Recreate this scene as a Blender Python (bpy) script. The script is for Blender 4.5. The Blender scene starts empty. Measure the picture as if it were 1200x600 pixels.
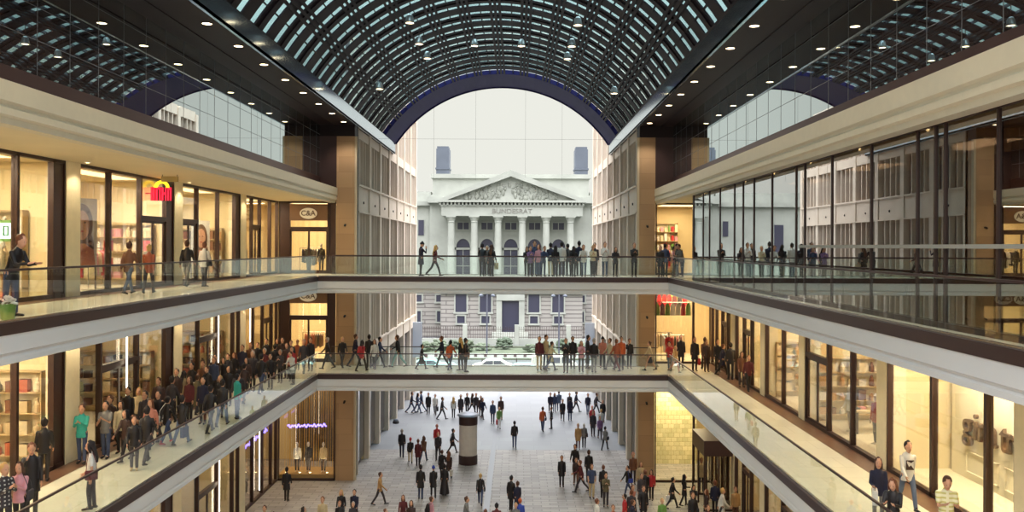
import bpy, bmesh, math, random
from mathutils import Vector, Matrix
R = math.radians
random.seed(7)
sc = bpy.context.scene
COL = sc.collection

# ------------------------------------------------------------------ camera, sky, exposure
EYE = 13.7
cd = bpy.data.cameras.new('camera'); cam = bpy.data.objects.new('camera', cd); COL.objects.link(cam)
cd.lens = 30; cd.sensor_width = 36; cd.shift_x = -0.005; cd.shift_y = -0.00917
cd.clip_end = 1000; cd.clip_start = 0.1
cam.location = (0, 0, EYE)
cam.rotation_euler = (Matrix.Rotation(R(90), 3, 'X') @ Matrix.Rotation(R(0.25), 3, 'Z')).to_euler()
sc.camera = cam
w = bpy.data.worlds.new('sky'); sc.world = w; w.use_nodes = True
bg = w.node_tree.nodes['Background']; bg.inputs[0].default_value = (0.90, 0.905, 0.83, 1)
_n = w.node_tree.nodes; _l = w.node_tree.links          # overcast sky: brightest overhead, paler towards the horizon
_tc = _n.new('ShaderNodeTexCoord'); _sp = _n.new('ShaderNodeSeparateXYZ'); _rp = _n.new('ShaderNodeMapRange')
_rp.inputs[1].default_value = .20; _rp.inputs[2].default_value = 1.0; _rp.inputs[3].default_value = 0.76; _rp.inputs[4].default_value = 9.0
_cr = _n.new('ShaderNodeMix'); _cr.data_type = 'RGBA'; _cr.inputs[6].default_value = (0.90, 0.905, 0.83, 1); _cr.inputs[7].default_value = (0.93, 0.93, 0.97, 1)
_cm = _n.new('ShaderNodeMapRange'); _cm.inputs[1].default_value = .2; _cm.inputs[2].default_value = .6; _l.new(_sp.outputs['Z'], _cm.inputs[0]); _l.new(_cm.outputs[0], _cr.inputs[0]); _l.new(_cr.outputs[2], bg.inputs[0])
_l.new(_tc.outputs['Generated'], _sp.inputs[0]); _l.new(_sp.outputs['Z'], _rp.inputs[0]); _l.new(_rp.outputs[0], bg.inputs[1])
sc.view_settings.view_transform = 'Standard'; sc.view_settings.look = 'None'
sc.view_settings.exposure = 0.30; sc.view_settings.gamma = 1.0
sc.view_settings.use_curve_mapping = False
try:
    sc.cycles.use_denoising = True
    sc.cycles.max_bounces = 8; sc.cycles.transparent_max_bounces = 24
    sc.cycles.diffuse_bounces = 4; sc.cycles.glossy_bounces = 3
    sc.cycles.sample_clamp_indirect = 3.0
    sc.cycles.caustics_reflective = False; sc.cycles.caustics_refractive = False
except Exception: pass
GAIN = 1.0            # strength of all lamps
# ------------------------------------------------------------------ helpers
def lin(c):
    return tuple(((v/255)/12.92 if v/255 <= .04045 else (((v/255)+.055)/1.055)**2.4) for v in c)
MATS = {}
def mat(name, rgb, rough=.6, metal=0., noise=0., nscale=4., emit=None, estr=0., spec=.5, bump=0., bscale=30., coat=0.):
    if name in MATS: return MATS[name]
    m = bpy.data.materials.new(name); m.use_nodes = True; nt = m.node_tree; b = nt.nodes['Principled BSDF']
    c = lin(rgb)
    b.inputs['Base Color'].default_value = (*c, 1); b.inputs['Roughness'].default_value = rough
    b.inputs['Metallic'].default_value = metal; b.inputs['Specular IOR Level'].default_value = spec
    if coat: b.inputs['Coat Weight'].default_value = coat; b.inputs['Coat Roughness'].default_value = .08
    if noise:
        tc = nt.nodes.new('ShaderNodeTexCoord'); n = nt.nodes.new('ShaderNodeTexNoise'); n.inputs['Scale'].default_value = nscale
        n.inputs['Detail'].default_value = 5
        r = nt.nodes.new('ShaderNodeValToRGB')
        r.color_ramp.elements[0].position = .3; r.color_ramp.elements[1].position = .7
        r.color_ramp.elements[0].color = (*[v*(1-noise) for v in c], 1); r.color_ramp.elements[1].color = (*[min(1, v*(1+noise*.6)) for v in c], 1)
        nt.links.new(tc.outputs['Object'], n.inputs['Vector']); nt.links.new(n.outputs['Fac'], r.inputs['Fac']); nt.links.new(r.outputs['Color'], b.inputs['Base Color'])
    if bump:
        tc = nt.nodes.new('ShaderNodeTexCoord'); n = nt.nodes.new('ShaderNodeTexNoise'); n.inputs['Scale'].default_value = bscale
        bp = nt.nodes.new('ShaderNodeBump'); bp.inputs['Strength'].default_value = bump; bp.inputs['Distance'].default_value = .1
        nt.links.new(tc.outputs['Object'], n.inputs['Vector']); nt.links.new(n.outputs['Fac'], bp.inputs['Height']); nt.links.new(bp.outputs['Normal'], b.inputs['Normal'])
    if emit:
        b.inputs['Emission Color'].default_value = (*lin(emit), 1); b.inputs['Emission Strength'].default_value = estr
    MATS[name] = m; return m
def glass(name, tint, refl, rough=0.0, base=None, rtint=(1, 1, 1), fres=1.0):
    """thin pane: lets tinted light through and mirrors part of it, more at grazing angles; base = opaque body behind the gloss"""
    if name in MATS: return MATS[name]
    m = bpy.data.materials.new(name); m.use_nodes = True; nt = m.node_tree; nt.nodes.clear()
    o = nt.nodes.new('ShaderNodeOutputMaterial'); mx = nt.nodes.new('ShaderNodeMixShader')
    if base: t = nt.nodes.new('ShaderNodeBsdfDiffuse'); t.inputs[0].default_value = (*lin(base), 1)
    else: t = nt.nodes.new('ShaderNodeBsdfTransparent'); t.inputs[0].default_value = (*tint, 1)
    g = nt.nodes.new('ShaderNodeBsdfGlossy'); g.inputs['Roughness'].default_value = rough; g.inputs['Color'].default_value = (*rtint, 1)
    lw = nt.nodes.new('ShaderNodeLayerWeight'); lw.inputs[0].default_value = .5
    pw = nt.nodes.new('ShaderNodeMath'); pw.operation = 'POWER'; pw.inputs[1].default_value = 3.0
    ma = nt.nodes.new('ShaderNodeMath'); ma.operation = 'MULTIPLY_ADD'; ma.inputs[1].default_value = fres*(1-refl)*.8; ma.inputs[2].default_value = refl
    nt.links.new(lw.outputs['Facing'], pw.inputs[0]); nt.links.new(pw.outputs[0], ma.inputs[0]); nt.links.new(ma.outputs[0], mx.inputs[0])
    nt.links.new(t.outputs[0], mx.inputs[1]); nt.links.new(g.outputs[0], mx.inputs[2]); nt.links.new(mx.outputs[0], o.inputs[0])
    MATS[name] = m; return m
def brick(name, c1, c2, mortar, bw, bh, msize=.02, rough=.6, axis='XY', bumpd=0., noise=0., off=.5):
    if name in MATS: return MATS[name]
    m = bpy.data.materials.new(name); m.use_nodes = True; nt = m.node_tree; b = nt.nodes['Principled BSDF']
    b.inputs['Roughness'].default_value = rough
    tc = nt.nodes.new('ShaderNodeTexCoord'); mp = nt.nodes.new('ShaderNodeMapping')
    sp = nt.nodes.new('ShaderNodeSeparateXYZ'); cb = nt.nodes.new('ShaderNodeCombineXYZ')
    nt.links.new(tc.outputs['Object'], sp.inputs[0])
    for i, a in enumerate(axis): nt.links.new(sp.outputs[a], cb.inputs[i])
    br = nt.nodes.new('ShaderNodeTexBrick'); br.offset = off
    br.inputs['Color1'].default_value = (*lin(c1), 1); br.inputs['Color2'].default_value = (*lin(c2), 1); br.inputs['Mortar'].default_value = (*lin(mortar), 1)
    br.inputs['Scale'].default_value = 1; br.inputs['Mortar Size'].default_value = msize; br.inputs['Brick Width'].default_value = bw; br.inputs['Row Height'].default_value = bh
    nt.links.new(cb.outputs[0], br.inputs['Vector'])
    out = br.outputs['Color']
    if noise:
        n = nt.nodes.new('ShaderNodeTexNoise'); n.inputs['Scale'].default_value = .35; n.inputs['Detail'].default_value = 6
        mr = nt.nodes.new('ShaderNodeMapRange'); mr.inputs[3].default_value = 1-noise; mr.inputs[4].default_value = 1+noise*.5
        mm = nt.nodes.new('ShaderNodeMix'); mm.data_type = 'RGBA'; mm.blend_type = 'MULTIPLY'; mm.inputs[0].default_value = 1
        nt.links.new(tc.outputs['Object'], n.inputs['Vector']); nt.links.new(n.outputs['Fac'], mr.inputs[0])
        nt.links.new(out, mm.inputs[6]); nt.links.new(mr.outputs[0], mm.inputs[7]); out = mm.outputs[2]
    nt.links.new(out, b.inputs['Base Color'])
    if bumpd:
        bp = nt.nodes.new('ShaderNodeBump'); bp.inputs['Distance'].default_value = bumpd; bp.invert = True
        nt.links.new(br.outputs['Fac'], bp.inputs['Height']); nt.links.new(bp.outputs['Normal'], b.inputs['Normal'])
    MATS[name] = m; return m

def link(o, parent=None):
    COL.objects.link(o)
    if parent: o.parent = parent
    return o
def tag(o, label=None, cat=None, group=None, kind=None):
    if label: o['label'] = label
    if cat: o['category'] = cat
    if group: o['group'] = group
    if kind: o['kind'] = kind
    return o
def empty(name, loc=(0, 0, 0), rz=0, label=None, cat=None, group=None, kind=None, parent=None):
    o = bpy.data.objects.new(name, None); o.empty_display_size = .1; o.location = loc; o.rotation_euler = (0, 0, rz)
    link(o, parent); return tag(o, label, cat, group, kind)
class MB:
    def __init__(s): s.v = []; s.f = []; s.mi = []; s.cur = 0; s.sm = []; s.smooth = False
    def add(s, vs, fs):
        n = len(s.v); s.v += [tuple(v) for v in vs]
        for f in fs: s.f.append([i+n for i in f]); s.mi.append(s.cur); s.sm.append(s.smooth)
        return s
    def box(s, x0, x1, y0, y1, z0, z1):
        x0, x1 = sorted((x0, x1)); y0, y1 = sorted((y0, y1)); z0, z1 = sorted((z0, z1))
        return s.add([(x0,y0,z0),(x1,y0,z0),(x1,y1,z0),(x0,y1,z0),(x0,y0,z1),(x1,y0,z1),(x1,y1,z1),(x0,y1,z1)],
                     [(0,3,2,1),(4,5,6,7),(0,1,5,4),(1,2,6,5),(2,3,7,6),(3,0,4,7)])
    def prism(s, poly, axis, a, b):
        """poly of 2D points, extruded along axis from a to b"""
        def P(p, t): return {'x': (t, p[0], p[1]), 'y': (p[0], t, p[1]), 'z': (p[0], p[1], t)}[axis]
        n = len(poly)
        vs = [P(p, a) for p in poly]+[P(p, b) for p in poly]
        fs = [tuple(range(n))[::-1], tuple(range(n, 2*n))]+[(i, (i+1) % n, (i+1) % n+n, i+n) for i in range(n)]
        return s.add(vs, fs)
    def lathe(s, cx, cy, prof, n=20):
        vs = []; fs = []
        for r, z in prof:
            for k in range(n): vs.append((cx+r*math.cos(2*math.pi*k/n), cy+r*math.sin(2*math.pi*k/n), z))
        for j in range(len(prof)-1):
            for k in range(n): fs.append((j*n+k, j*n+(k+1) % n, (j+1)*n+(k+1) % n, (j+1)*n+k))
        fs.append(tuple(range(n))[::-1]); fs.append(tuple(range((len(prof)-1)*n, len(prof)*n)))
        return s.add(vs, fs)
    def loft(s, pts, rad, ref=(1, 0, 0), n=10, dome=True):
        """elliptical tube through pts; rad = (r along ref, r across) per point"""
        pts = [Vector(p) for p in pts]; ref = Vector(ref); vs = []; fs = []
        P = list(pts); Q = [(r if isinstance(r, tuple) else (r, r)) for r in rad]
        if dome:
            d0 = (P[0]-P[1]).normalized(); d1 = (P[-1]-P[-2]).normalized()
            a, b = Q[0]; c, d = Q[-1]; m0 = min(a, b); m1 = min(c, d)
            P = [P[0]+d0*m0*.85, P[0]+d0*m0*.5]+P+[P[-1]+d1*m1*.5, P[-1]+d1*m1*.85]
            Q = [(a*.4, b*.4), (a*.8, b*.8)]+Q+[(c*.8, d*.8), (c*.4, d*.4)]
        L = len(P)
        for i in range(L):
            t = (P[min(i+1, L-1)]-P[max(i-1, 0)])
            t = t.normalized() if t.length > 1e-6 else Vector((0, 0, 1))
            u = ref-t*ref.dot(t)
            if u.length < 1e-3: u = Vector((0, 1, 0))-t*t.y
            u.normalize(); v = t.cross(u)
            for k in range(n):
                a = 2*math.pi*k/n; vs.append(P[i]+u*(Q[i][0]*math.cos(a))+v*(Q[i][1]*math.sin(a)))
        for i in range(L-1):
            for k in range(n): fs.append((i*n+k, i*n+(k+1) % n, (i+1)*n+(k+1) % n, (i+1)*n+k))
        fs.append(tuple(range(n))[::-1]); fs.append(tuple(range((L-1)*n, L*n)))
        return s.add(vs, fs)
    def ball(s, c, r, n=10, m=8):
        vs = []; fs = []
        if not isinstance(r, tuple): r = (r, r, r)
        for j in range(m+1):
            ph = math.pi*j/m; ph = min(max(ph, .05), math.pi-.05)
            for k in range(n):
                a = 2*math.pi*k/n; vs.append((c[0]+r[0]*math.sin(ph)*math.cos(a), c[1]+r[1]*math.sin(ph)*math.sin(a), c[2]+r[2]*math.cos(ph)))
        for j in range(m):
            for k in range(n): fs.append((j*n+k, (j+1)*n+k, (j+1)*n+(k+1) % n, j*n+(k+1) % n))
        fs.append(tuple(range(n))); fs.append(tuple(range(m*n, m*n+n))[::-1])
        return s.add(vs, fs)
    def mesh(s, name, mats):
        me = bpy.data.meshes.new(name); me.from_pydata(s.v, [], s.f)
        if not isinstance(mats, (list, tuple)): mats = [mats]
        for m in mats: me.materials.append(m)
        me.polygons.foreach_set('material_index', s.mi); me.polygons.foreach_set('use_smooth', s.sm)
        me.update(); return me
    def build(s, name, mats, parent=None, label=None, cat=None, group=None, kind=None, loc=None, smooth=False, bevel=0):
        if smooth: s.sm = [True]*len(s.f)
        o = bpy.data.objects.new(name, s.mesh(name, mats)); link(o, parent)
        if loc: o.location = loc
        if bevel: b = o.modifiers.new('bevel', 'BEVEL'); b.width = bevel; b.segments = 2; b.limit_method = 'ANGLE'
        return tag(o, label, cat, group, kind)
def sweep(path, prof, closed=False):
    """extrude 2D profile (out, z) along a plan polyline with mitred corners; 'out' points to the right of the path"""
    mb = MB(); n = len(path); k = len(prof); vs = []
    for i in range(n):
        p = Vector(path[i])
        d0 = (p-Vector(path[i-1])).normalized() if i > 0 else None
        d1 = (Vector(path[i+1])-p).normalized() if i < n-1 else None
        d0 = d0 or d1; d1 = d1 or d0
        n0 = Vector((d0.y, -d0.x)); n1 = Vector((d1.y, -d1.x)); m = (n0+n1); m = m/(m.length_squared/2) if m.length else n0
        for o, z in prof: vs.append((p.x+m.x*o, p.y+m.y*o, z))
    fs = []
    for i in range(n-1):
        for j in range(k): fs.append((i*k+j, i*k+(j+1) % k, (i+1)*k+(j+1) % k, (i+1)*k+j))
    fs.append(tuple(range(k))); fs.append(tuple(range((n-1)*k, n*k))[::-1])
    return mb.add(vs, fs)
def area(name, loc, sx, sy, power, col=(1, .78, .5), rot=(0, 0, 0), parent=None):
    l = bpy.data.lights.new(name, 'AREA'); l.shape = 'RECTANGLE'; l.size = sx; l.size_y = sy; l.energy = power*GAIN; l.color = col
    o = bpy.data.objects.new(name, l); o.location = loc; o.rotation_euler = rot; link(o, parent); return o

# ------------------------------------------------------------------ measured frame of the place
XL, XR = -10.5, 8.0            # inner edges of the galleries
WL, WR = -14.0, 11.4           # shop walls
Y0, YB, YE = 4.0, 45.0, 49.8   # start of the hall, near edge of the bridges, end wall with the pillars
F0, F1, F2 = 0.0, 6.92, 12.08
SOF, CT = 16.2, 17.08          # soffit and top of the upper cornice
GL, GR = -11.55, 9.1           # upper glass walls
EAVE, SPR = 20.75, 21.55
AL, AR = -9.38, 7.0            # vault edges
SL, SR = -9.5, 7.12            # street facades
YV, YS = 65.5, 80.5            # end of vault, end of street blocks
def unpr(px, py, z):
    yt = py-.0044*(px-606); D = (EYE-z)*1000/(yt-289); xt = px+.0044*(py-289)
    return (xt-606)*D/1000, D

# ------------------------------------------------------------------ materials
m_white = mat('white_fascia_paint', (224, 220, 218), .45, noise=.03, nscale=.6)
m_cream = mat('cream_plaster', (234, 218, 182), .7, noise=.04, nscale=.7)
m_dark = mat('dark_bronze_metal', (66, 46, 44), .4, .3)
m_frame = mat('brown_window_frame', (60, 38, 32), .4, .2)
m_stone = brick('sandstone_pillar', (178, 144, 106), (164, 130, 96), (146, 114, 84), 1.6, .9, .008, .55, 'XZ', noise=.12)
m_stoneside = mat('pale_stone', (196, 180, 152), .7, noise=.08, nscale=1.5)
m_fac = mat('pale_facade_stone', (216, 202, 184), .75, noise=.07, nscale=.8)
m_blind = mat('grey_window_blind', (104, 88, 86), .35, 0, noise=.2, nscale=1.2)
m_gal = brick('polished_gallery_floor', (236, 228, 204), (230, 221, 196), (204, 195, 168), 1.2, 1.2, .006, .22, 'XY', noise=.04)
m_brownstrip = mat('brown_floor_border', (112, 80, 62), .35, noise=.1)
m_paver = brick('plaza_paving', (172, 163, 155), (144, 136, 130), (116, 110, 106), .9, .34, .02, .5, 'XY', bumpd=.004, noise=.2)
m_pave2 = brick('smooth_street_paving', (138, 140, 143), (130, 132, 136), (116, 118, 122), 2.4, 1.2, .01, .42, 'XY', noise=.08)
m_asph = mat('asphalt', (84, 86, 88), .8, noise=.15, nscale=.5)
m_roofdark = mat('dark_soffit_panel', (32, 21, 24), .6, 0, spec=.25, noise=.06, nscale=.4)
m_steel = mat('dark_roof_steel', (30, 22, 30), .6, 0, spec=.2)
m_blue = mat('dark_blue_roof_panel', (34, 28, 84), .6, 0, spec=.2)
m_strip = mat('brushed_eave_metal', (190, 208, 222), .10, .9)
g_rail = glass('clear_balustrade_glass', (.955, .98, .965), .03, fres=.45)
g_shop = glass('clear_shop_glass', (.93, .93, .9), .05, fres=.6)
g_mirror = glass('dark_reflective_glass', None, .44, base=(50, 38, 34), rtint=(.86, .97, .98), fres=1.1)
g_right = glass('brown_tinted_shop_glass', (.52, .46, .42), .42, rtint=(.92, .95, .95), fres=1.0)
g_roof = glass('teal_roof_glass', (.66, .82, .84), .05)
g_win = glass('dark_window_glass', None, .12, base=(60, 62, 80), rough=.05)
m_lamp = mat('lit_lamp_lens', (255, 240, 210), .5, emit=(255, 226, 178), estr=9)
m_tube = mat('lit_white_tube', (255, 250, 235), .5, emit=(255, 240, 210), estr=4)
m_chrome = mat('chrome', (190, 185, 180), .2, .9)
m_black = mat('black_matte', (30, 22, 24), .6)
def tinted(name, rgb, rough=.6): return mat(name, rgb, rough)

# ================================================================== SETTING
S = 'structure'
MB().box(-40, 40, -10, 57.5, -.3, 0).build('floor', m_paver, kind=S)
MB().box(-40, 40, 57.5, 84, -.3, 0).build('street_pavement', m_pave2, kind=S)
MB().box(-120, 120, 84, 116, -.35, -.05).build('road', m_asph, kind=S)
MB().box(-120, 120, 116, 300, -.3, 0).build('forecourt_ground', m_asph, kind=S)
for xa in (-1.55,):
    x, y = xa, 30
    MB().box(xa-.16, xa+.16, 20, 84, .001, .012).build('trim_1', mat('steel_drain_channel', (128, 130, 134), .4, .3), kind=S)

# galleries: slab with plaster underside, stone top
def slab(name, x0, x1, y0, y1, z, top=m_gal):
    b = MB(); b.box(x0, x1, y0, y1, z-.85, z-.03); b.cur = 1; b.box(x0, x1, y0, y1, z-.03, z)
    return b.build(name, [m_cream, top], kind=S)
for z, nm in ((F1, 'lower'), (F2, 'upper')):
    slab('%s_gallery_floor_left' % nm, WL-5, XL-.11, Y0, YE+5, z)
    slab('%s_gallery_floor_right' % nm, XR+.11, WR+5, Y0, YE+5, z)
    slab('%s_bridge_floor' % nm, XL-.11, XR+.11, YB+.11, 48.4, z)
    sweep([(XL, Y0), (XL, YB), (XR, YB), (XR, Y0)], [(.02, z+.005), (.02, z-.25), (-.115, z-.25), (-.115, z+.005)]).build('trim_2', m_dark, kind=S)
    sweep([(XL, Y0), (XL, YB), (XR, YB), (XR, Y0)], [(.0, z-.25), (.0, z-.62), (-.07, z-.66), (-.07, z-.70), (-.03, z-.74), (-.03, z-.86), (-.08, z-.88), (-.115, z-.88), (-.115, z-.25)]).build('trim_3', m_white, kind=S)
    b = MB(); b.box(XL, XR, 48.4, 48.5, z-.86, z+.0); b.build('trim_4', m_white, kind=S)
    for xa, xb in ((WL+.02, WL+.75), (WR-.75, WR-.02)):
        if z == F1 or xa < 0: MB().box(xa, xb, Y0, YE, z, z+.004).build('baseboard_1', m_brownstrip, kind=S)
# slabs under the shop rooms, ceilings of the ground and first floor already the slab undersides
# upper soffit + cornice
for s_, xe, xw, gx in ((-1, XL, WL-5, GL), (1, XR, WR+5, GR)):
    MB().box(xe+.3*s_, xw, Y0, YE+.4, SOF+.08, SOF+.3).build('ceiling', m_cream, kind=S)
    pr = [(.0, CT), (.0, CT-.42), (-.06, CT-.47), (-.06, CT-.52), (-.02, CT-.56), (-.02, CT-.70), (-.10, CT-.74), (-.10, CT-.88), (-.45, CT-.88), (-.45, CT)]
    path = [(xe, Y0), (xe, YE)] if s_ < 0 else [(xe, YE), (xe, Y0)]
    sweep(path, pr).build('trim_5', mat('cream_cornice_paint', (226, 212, 184), .5, noise=.03), kind=S)
    MB().box(xe+s_*.4, gx+s_*.1, Y0, YE, CT-.1, CT-.02).build('trim_6', m_white, kind=S)
    MB().box(gx-s_*.02, gx+s_*.12, Y0, YE, CT-.02, CT+.67).build('trim_7', m_dark, kind=S)
    # mirror-like glass wall above the cornice, panels with slim joints
    wl = empty('upper_glass_wall_left' if s_ < 0 else 'upper_glass_wall_right', (0, 0, 0), kind=S)
    MB().box(gx, gx+s_*.06, Y0, YE, CT+.67, EAVE).build('pane', g_mirror, wl)
    j = MB()
    y = Y0
    while y < YE: j.box(gx-s_*.006, gx, y-.008, y+.008, CT+.67, EAVE); y += 1.5
    for zz in (18.6, 19.4, 20.2): j.box(gx-s_*.006, gx, Y0, YE, zz-.007, zz+.007)
    j.build('joint', mat('grey_joint', (90, 95, 100), .5), wl)
    # eave box
    ae = AL if s_ < 0 else AR
    MB().box(ae-s_*.0, xw, Y0, YV, EAVE, EAVE+.12).build('ceiling', m_roofdark, kind=S)
    MB().box(ae, ae+s_*.1, Y0, YV, EAVE-.01, SPR).build('trim_8', m_strip, kind=S)
    MB().box(ae+s_*.1, xw, Y0, YV, EAVE+.12, SPR+.1).build('roof_slab', m_roofdark, kind=S)
    MB().box(ae+s_*1.35, ae+s_*1.40, Y0, YE, EAVE-.03, EAVE).build('trim_9', m_steel, kind=S)
    # end pillar and the wall over it
    pa, pb = (XL-.05, SL) if s_ < 0 else (SR, XR+.05)
    MB().box(pa, pb, YE, YE+1.2, 0, 20.1).build('pillar', m_stone, kind=S)
    MB().box(pb if s_ < 0 else pa, (pb+.12) if s_ < 0 else (pa-.12), YE+.03, YE+.3, 0, 20.1).build('trim_10', m_stoneside, kind=S)
    MB().box(pa if s_ > 0 else gx-3, pb if s_ < 0 else gx+3, YE, YE+1.2, 20.1, EAVE).build('lintel', m_roofdark, kind=S)
    MB().box((pb if s_ > 0 else pa), gx+s_*3, YE+.01, YE+.5, CT, 20.1).build('wall_end_%s' % ('left' if s_ < 0 else 'right'), m_dark, kind=S)
    c = MB(); zc = [4.6, 9.6, 14.9]
    for zz in zc:
        o = empty('security_camera', ((pa+pb)/2, YE-.02, zz), 0, 'small dark camera on the %s end pillar at the %s' % ('left' if s_ < 0 else 'right', ['plaza level', 'lower bridge level', 'upper bridge level'][zc.index(zz)]), 'security camera')
        MB().box(-.05, .05, -.03, .02, -.02, .08).build('mount', m_black, o)
        MB().loft([(0, -.04, .03), (0, -.2, -.02)], [.06, .06], n=10).build('camera_body', m_black, o, smooth=True)
    # back walls of the shops
    xb0, xb1 = (xw, xw-.2) if s_ < 0 else (xw, xw+.2)
    MB().box(xb0, xb1, Y0, YE+5, 0, SOF+.3).build('wall_%s' % ('left' if s_ < 0 else 'right'), mat('shop_back_wall', (206, 184, 140), .7), kind=S)
    MB().box(xw, (SL-.3) if s_ < 0 else (SR+.3), YE+5, YE+5.2, 0, SOF+.3).build('wall_back_%s' % ('left' if s_ < 0 else 'right'), mat('shop_back_wall', (206, 184, 140)), kind=S)
    MB().box(xw, pa if s_ < 0 else pb, YE+.4, YE+5, SOF+.08, SOF+.3).build('ceiling', m_cream, kind=S)

# ---------------------------------------------------------------- glass vault
CX = (AL+AR)/2; HW = (AR-AL)/2; SAG = 4.4; RV = (HW*HW+SAG*SAG)/(2*SAG); CZ = SPR+SAG-RV; TH = math.asin(HW/RV)
vault = empty('vaulted_glass_roof', (CX, 0, CZ), kind=S)
def arcpt(r, th): return (r*math.sin(th), r*math.cos(th))
def arcband(mb, y0, y1, r0, r1, t0=-TH, t1=TH, n=48):
    vs = []; fs = []
    for i in range(n+1):
        th = t0+(t1-t0)*i/n
        for r, y in ((r0, y0), (r1, y0), (r1, y1), (r0, y1)):
            a, b = arcpt(r, th); vs.append((a, y, b))
    for i in range(n):
        for j in range(4): fs.append((i*4+j, i*4+(j+1) % 4, (i+1)*4+(j+1) % 4, (i+1)*4+j))
    fs.append((0, 1, 2, 3)); fs.append((n*4+3, n*4+2, n*4+1, n*4)); mb.add(vs, fs)
b = MB(); arcband(b, Y0, 60.6, RV+.32, RV+.34); b.build('roof_glass', g_roof, vault)
b = MB(); arcband(b, 60.6, YV, RV, RV+.3); b.build('end_panel', m_blue, vault)
b = MB(); arcband(b, YV, YV+.15, RV-.08, RV+.5); b.build('end_arch', m_blue, vault)
b = MB(); arcband(b, Y0-.2, Y0, RV-.1, RV+.4); b.build('end_arch', m_blue, vault)
y = Y0+.2; k = 0
while y < 60:
    b = MB(); arcband(b, y, y+.93, RV+.12, RV+.18); b.build('louvre_band', m_steel, vault)
    if k % 2 == 0: b = MB(); arcband(b, y+.3, y+.42, RV+.06, RV+.12); b.build('arch_rib', m_steel, vault)
    y += 1.47; k += 1
for i in range(-6, 7):
    th = i*TH/6
    b = MB()
    for dt in (-.030, -.0065, .017) if abs(i) < 6 else (-.01,):
        q = [arcpt(RV+.0, th+dt), arcpt(RV+.0, th+dt+.013), arcpt(RV+.2, th+dt+.013), arcpt(RV+.2, th+dt)]
        b.prism(q, 'y', Y0, 60.6)
    b.build('purlin', m_steel, vault)
for i in range(-6, 6):
    th = (i+.5)*TH/6; q = [arcpt(RV+.1, th), arcpt(RV+.1, th+.005), arcpt(RV+.3, th+.005), arcpt(RV+.3, th)]
    MB().prism(q, 'y', Y0, 60.6).build('glazing_bar', m_steel, vault)
# thin cable net in the open end arch
b = MB()
for xx in (-6.4, -3.2, .6, 3.4):
    zt = CZ+math.sqrt(RV**2-(xx-CX)**2)
    b.loft([(xx, YV-.3, EAVE-2 if xx != .6 else 19), (xx, YV-.3, zt)], [.006, .006], n=5)
b.loft([(AL, YV-.3, 21.9), (AR, YV-.3, 21.9)], [.007, .007], n=5)
b.build('hanging_cables', m_steel, label='thin steel cables hanging in the open end arch of the glass roof', cat='cable')

# ---------------------------------------------------------------- street facades beyond the end pillars
def street(side):
    s_ = -1 if side == 'left' else 1; x = SL if s_ < 0 else SR; top = 26.0
    root = empty('facade_%s' % side, (0, 0, 0), kind=S)
    MB().box(x+s_*.45, x+s_*.8, YE+1.2, YS, 0, top).build('wall', m_blind, root)
    nb = 7; bw = (YS-YE-1.2)/nb
    for i in range(nb+1):
        yy = YE+1.2+i*bw
        MB().box(x, x+s_*.5, yy-.28, yy+.28, 0, top).build('pier', m_fac, root)
    for z0, z1, nm in ((6.2, 7.3, 'cornice_band'), (15.8, 17.3, 'spandrel'), (20.2, 20.9, 'cornice_band'), (25.3, 26.2, 'cornice_band')):
        for i in range(nb):
            yy = YE+1.2+i*bw
            MB().box(x+s_*.08, x+s_*.5, yy+.28, yy+bw-.28, z0, z1).build(nm, m_fac, root)
    MB().box(x-s_*.06, x, YE+1.2, YS, 7.2, 7.32).build('cornice_line', m_fac, root)
    MB().box(x-s_*.06, x, YE+1.2, YS, 17.3, 17.42).build('cornice_line', m_fac, root)
    MB().box(x-s_*.06, x, YE+1.2, YS, 15.7, 15.8).build('cornice_line', m_fac, root)
    for i in range(nb):
        yy = YE+1.2+i*bw+.28; w_ = bw-.56
        m = MB()
        for q in range(1, 4):
            c = yy+w_*q/4; m.box(x+s_*.12, x+s_*.45, c-.06, c+.06, 7.3, 15.8); m.box(x+s_*.12, x+s_*.45, c-.06, c+.06, 17.3, 20.2); m.box(x+s_*.12, x+s_*.45, c-.06, c+.06, 20.9, 25.3)
        m.build('mullion', m_fac, root)
        MB().box(x+s_*.3, x+s_*.44, yy, yy+w_, .3, 6.2).build('window_pane', g_win, root)
        MB().box(x+s_*.02, x+s_*.3, yy+w_*.5-.05, yy+w_*.5+.05, 16.3, 16.45).build('wall_lamp', m_black, root)
    return root
street('left'); street('right')

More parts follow.
